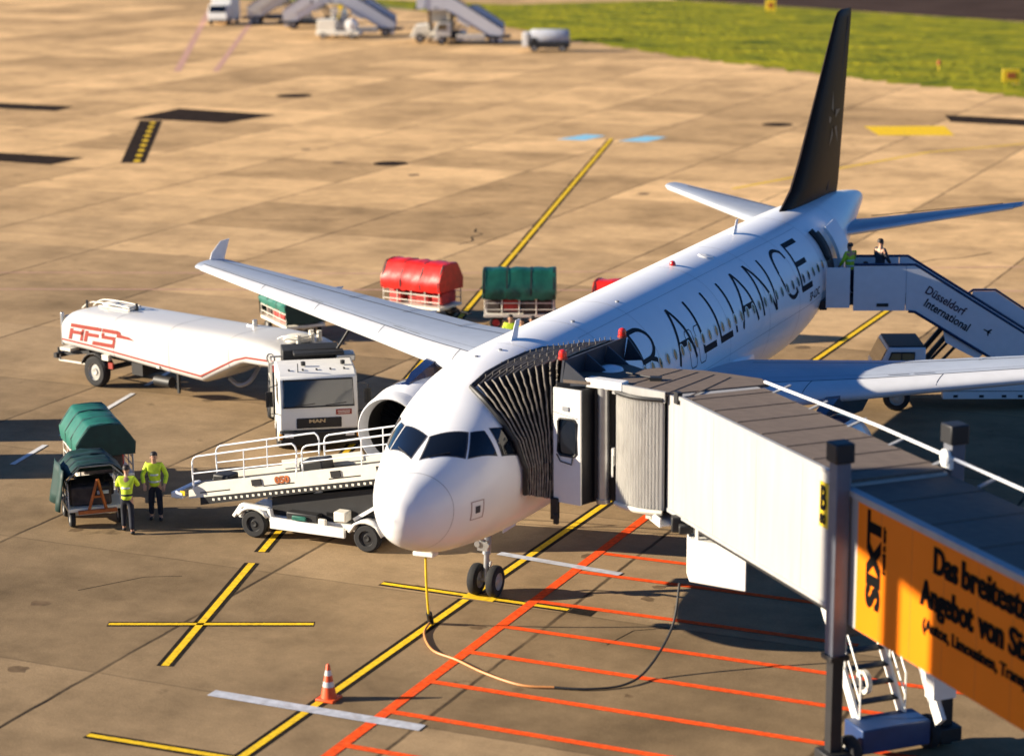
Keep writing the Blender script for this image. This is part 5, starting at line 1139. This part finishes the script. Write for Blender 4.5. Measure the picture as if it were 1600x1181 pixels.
# ------------------------------------------------------------------ traffic cone
TC = thing('traffic_cone', 'orange and white striped traffic cone standing on the yellow line', 'traffic cone', (-.15, -2.33, 0))
b = MB(); b.box((0, 0, .03), (.42, .42, .06)); obj('cone_base', b, M['cone'], TC, bevel=.015)
b = MB(); b.lathe([(.17, .06), (.155, .12), (.035, .76), (.02, .78), (.001, .78)], (0, 0, 0), (0, 0, 1), 24); cn = obj('cone_body', b, M['cone'], TC)
for z in (.30, .54):
    r1 = .155-(z-.12)*.1875; b = MB(); b.lathe([(r1+.004, z), (r1-.11*.1875+.004, z+.11)], (0, 0, 0), (0, 0, 1), 24); obj('white_band', b, M['refl'], cn)

# ------------------------------------------------------------------ far side of the apron
stairs_truck('blue-grey stairs sloping down to the right at the grass edge, beside the small tank cart', (-72.3, 147.0, 0), 22, group='parked stairs by the grass', truck='cream')
stairs_truck('pale stairs sloping down to the right, second from the right in the far row', (-86.0, 152.0, 0), 24, group='parked stairs by the grass', truck='cream')
stairs_truck('cream stairs rising to the right, leftmost of the far row, next to the white van', (-93.5, 166.5, 0), 203, panel='cream', truck='cream', group='parked stairs by the grass')
stairs_truck('grey-white stairs rising to the right in the middle of the far row', (-87.0, 162.5, 0), 203, panel='airwhite', truck='cream', group='parked stairs by the grass')
VN = thing('white_van', 'white box van at the far left of the row of parked stairs', 'van', (-103.2, 163.2, 0), R(-75))
b = MB(); b.box((-.6, 0, 1.6), (3.2, 2.1, 2.5)); obj('cargo_box', b, M['white'], VN, bevel=.05)
b = MB(); b.prism([(1.05, -1., .5), (2.6, -1., .5), (2.6, -1., 1.3), (2.1, -1., 2.1), (1.05, -1., 2.1)], (0, 2., 0)); cb_ = obj('cab', b, M['white'], VN, bevel=.06)
b = MB(); b.prism([(2.62, -.9, 1.35), (2.62, .9, 1.35), (2.17, .9, 2.0), (2.17, -.9, 2.0)], (.01, 0, .01)); obj('windscreen', b, M['glass'], cb_, smooth=0)
b = MB(); b.box((.3, 0, .5), (4.6, 1.8, .25)); obj('chassis', b, M['black'], VN)
for x in (-1.3, 1.7):
    for y in (-.95, .95): wheel(VN, (x, y, .4), .4, .26, (0, 1, 0))
GC = thing('ground_power_cart', 'low cream equipment cart with a white round tank in the far row of stairs', 'equipment cart', (-82.6, 150.2, 0), R(15))
b = MB(); b.box((0, 0, .55), (4.2, 1.8, .4)); b.box((-1.1, 0, 1.25), (1.8, 1.6, 1.1)); obj('body', b, M['cream'], GC, bevel=.05)
b = MB(); b.lathe([(.01, -.8), (.5, -.7), (.62, -.3), (.62, .3), (.5, .7), (.01, .8)], (1.2, 0, 1.25), (0, 1, 0), 20); obj('round_tank', b, M['white'], GC)
b = MB(); b.bar((-.2, .3, 1.8), (.1, .3, 2.9), .12); b.box((.1, .3, 2.9), (.4, .4, .4)); obj('lamp_mast', b, M['yellow'], GC)
for x in (-1.4, 1.4):
    for y in (-.8, .8): wheel(GC, (x, y, .32), .32, .22, (0, 1, 0))
TK = thing('tank_cart', 'small cart with a pale cylindrical tank on a dark base beside the grass', 'tank cart', (-58.2, 143.8, 0), R(17))
b = MB(); b.lathe([(.01, -1.75), (.55, -1.7), (.68, -1.5), (.68, 1.5), (.55, 1.7), (.01, 1.75)], (.1, 0, 1.25), (1, 0, 0), 22); obj('tank', b, M['wline2'], TK)
b = MB(); b.box((.1, 0, .6), (3.5, 1.5, .55)); b.box((-1.2, -.72, .95), (.5, .06, .6)); obj('base', b, M['black'], TK, bevel=.04)
b = MB(); b.box((-2.0, 0, 1.05), (.5, 1.4, 1.2)); obj('pump_cabinet', b, M['white'], TK, bevel=.04)
for x in (-1.2, 1.3):
    for y in (-.7, .7): wheel(TK, (x, y, .32), .32, .2, (0, 1, 0))
PO = thing('service_tower', 'tan cabin on dark posts between the parked stairs at the grass edge', 'service platform', (-71.5, 149.5, 0), R(20))
b = MB()
for x in (-1.0, 1.0):
    for y in (-.8, .8): b.bar((x, y, .2), (x, y, 5.6), .22)
obj('post', b, M['brown'], PO)
b = MB(); b.box((0, 0, 3.7), (1.75, 1.5, 3.6)); obj('cabin', b, M['cream'], PO, bevel=.03)
b = MB(); b.box((0, 0, .8), (4.6, 2.0, .5)); b.prism([(-2.8, -1, .5), (-2.3, -1, 1.6), (-1.0, -1, 1.7), (-1.0, -1, .5)], (0, 2, 0)); obj('truck_bed', b, M['cream'], PO, bevel=.04)
for x in (-1.9, 1.7):
    for y in (-.95, .95): wheel(PO, (x, y, .42), .42, .28, (0, 1, 0))
# signs in the grass
def grass_sign(label, x, y, w, hh, z, deg, col, cat='sign'):
    t = thing('taxiway_sign', label, cat, (x, y, 0), R(deg), None)
    b = MB(); b.box((0, 0, z+hh/2), (w, .18, hh)); pn = obj('sign_panel', b, M[col], t, bevel=.02)
    b = MB(); b.bar((-w*.3, 0, 0), (-w*.3, 0, z+.05), .07); b.bar((w*.3, 0, 0), (w*.3, 0, z+.05), .07); b.box((0, 0, .05), (w*1.05, .5, .08)); obj('sign_legs', b, M['yellow'], t)
    b = MB(); b.box((0, -.1, z+hh/2), (w*.5, .03, hh*.45)); obj('sign_mark', b, M['orangebar'], pn)
grass_sign('yellow box sign on short legs in the grass at the right edge of the photo', -14.0, 128.0, 1.3, .95, .25, 20, 'yellow')
grass_sign('yellow sign far off by the taxiway, left of the black tail fin', -54.4, 195.5, 1.1, 1.2, .3, 15, 'yellow')
MK = thing('edge_marker', 'small orange edge marker post standing in the grass right of the tail fin', 'marker', (-21.6, 136.9, 0))
b = MB(); b.cyl((0, 0, 0), (0, 0, .5), .05, n=10); obj('post', b, M['yellow'], MK)
b = MB(); b.lathe([(.14, .5), (.17, .6), (.15, .8), (.05, .9), (.01, .9)], (0, 0, 0), (0, 0, 1), 14); obj('lamp_head', b, M['orangebar'], MK)

# ------------------------------------------------------------------ shadow casters added outside the frame, made up for the shade they throw
sa_, ca_ = SUN_D.x, SUN_D.y
def AC(a, c): return Vector((sa_*a+ca_*c, ca_*a-sa_*c, 0))
TW = thing('shadow_walkway', 'made-up raised walkway on round columns, added out of view to shade the bridge', 'walkway', AC(-18, 14))
def slab(c0, c1, z0, z1, th=1.2): 
    b = MB(); b.prism([AC(-18, c0)+Vector((0, 0, z0)), AC(-18, c1)+Vector((0, 0, z0)), AC(-18-th, c1)+Vector((0, 0, z0)), AC(-18-th, c0)+Vector((0, 0, z0))], (0, 0, z1-z0)); return b
wobj('caster_slab', slab(5.25, 26, 13.9, 15.6), M['gravel'], TW, smooth=0)
for c0, c1, z0, z1 in ((5.25, 6.42, 11.5, 13.9), (7.5, 8.05, 11.5, 13.9), (9.0, 10.5, 11.5, 13.9), (11.0, 26, 11.5, 13.9), (10.5, 11.0, 12.6, 13.9)): wobj('caster_panel', slab(c0, c1, z0, z1), M['gravel'], TW, smooth=0)  # panels of the added caster, gaps shaped for light patches on the advert
for c in (15, 22):
    b = MB(); b.cyl(AC(-18.6, c), AC(-18.6, c)+Vector((0, 0, 11.5)), .4, n=20); wobj('column', b, M['gravel'], TW)
baggage_cart('teal covered baggage cart added unseen past the left edge to cast the upper dark band', *AC(-16.2, -21)[:2], -64, 'green')  # unseen carts added for the dark bands they cast
baggage_cart('dark green covered baggage cart added unseen past the left edge to cast the lower dark band', *AC(-16.2, -16.8)[:2], -64, 'dgreen')
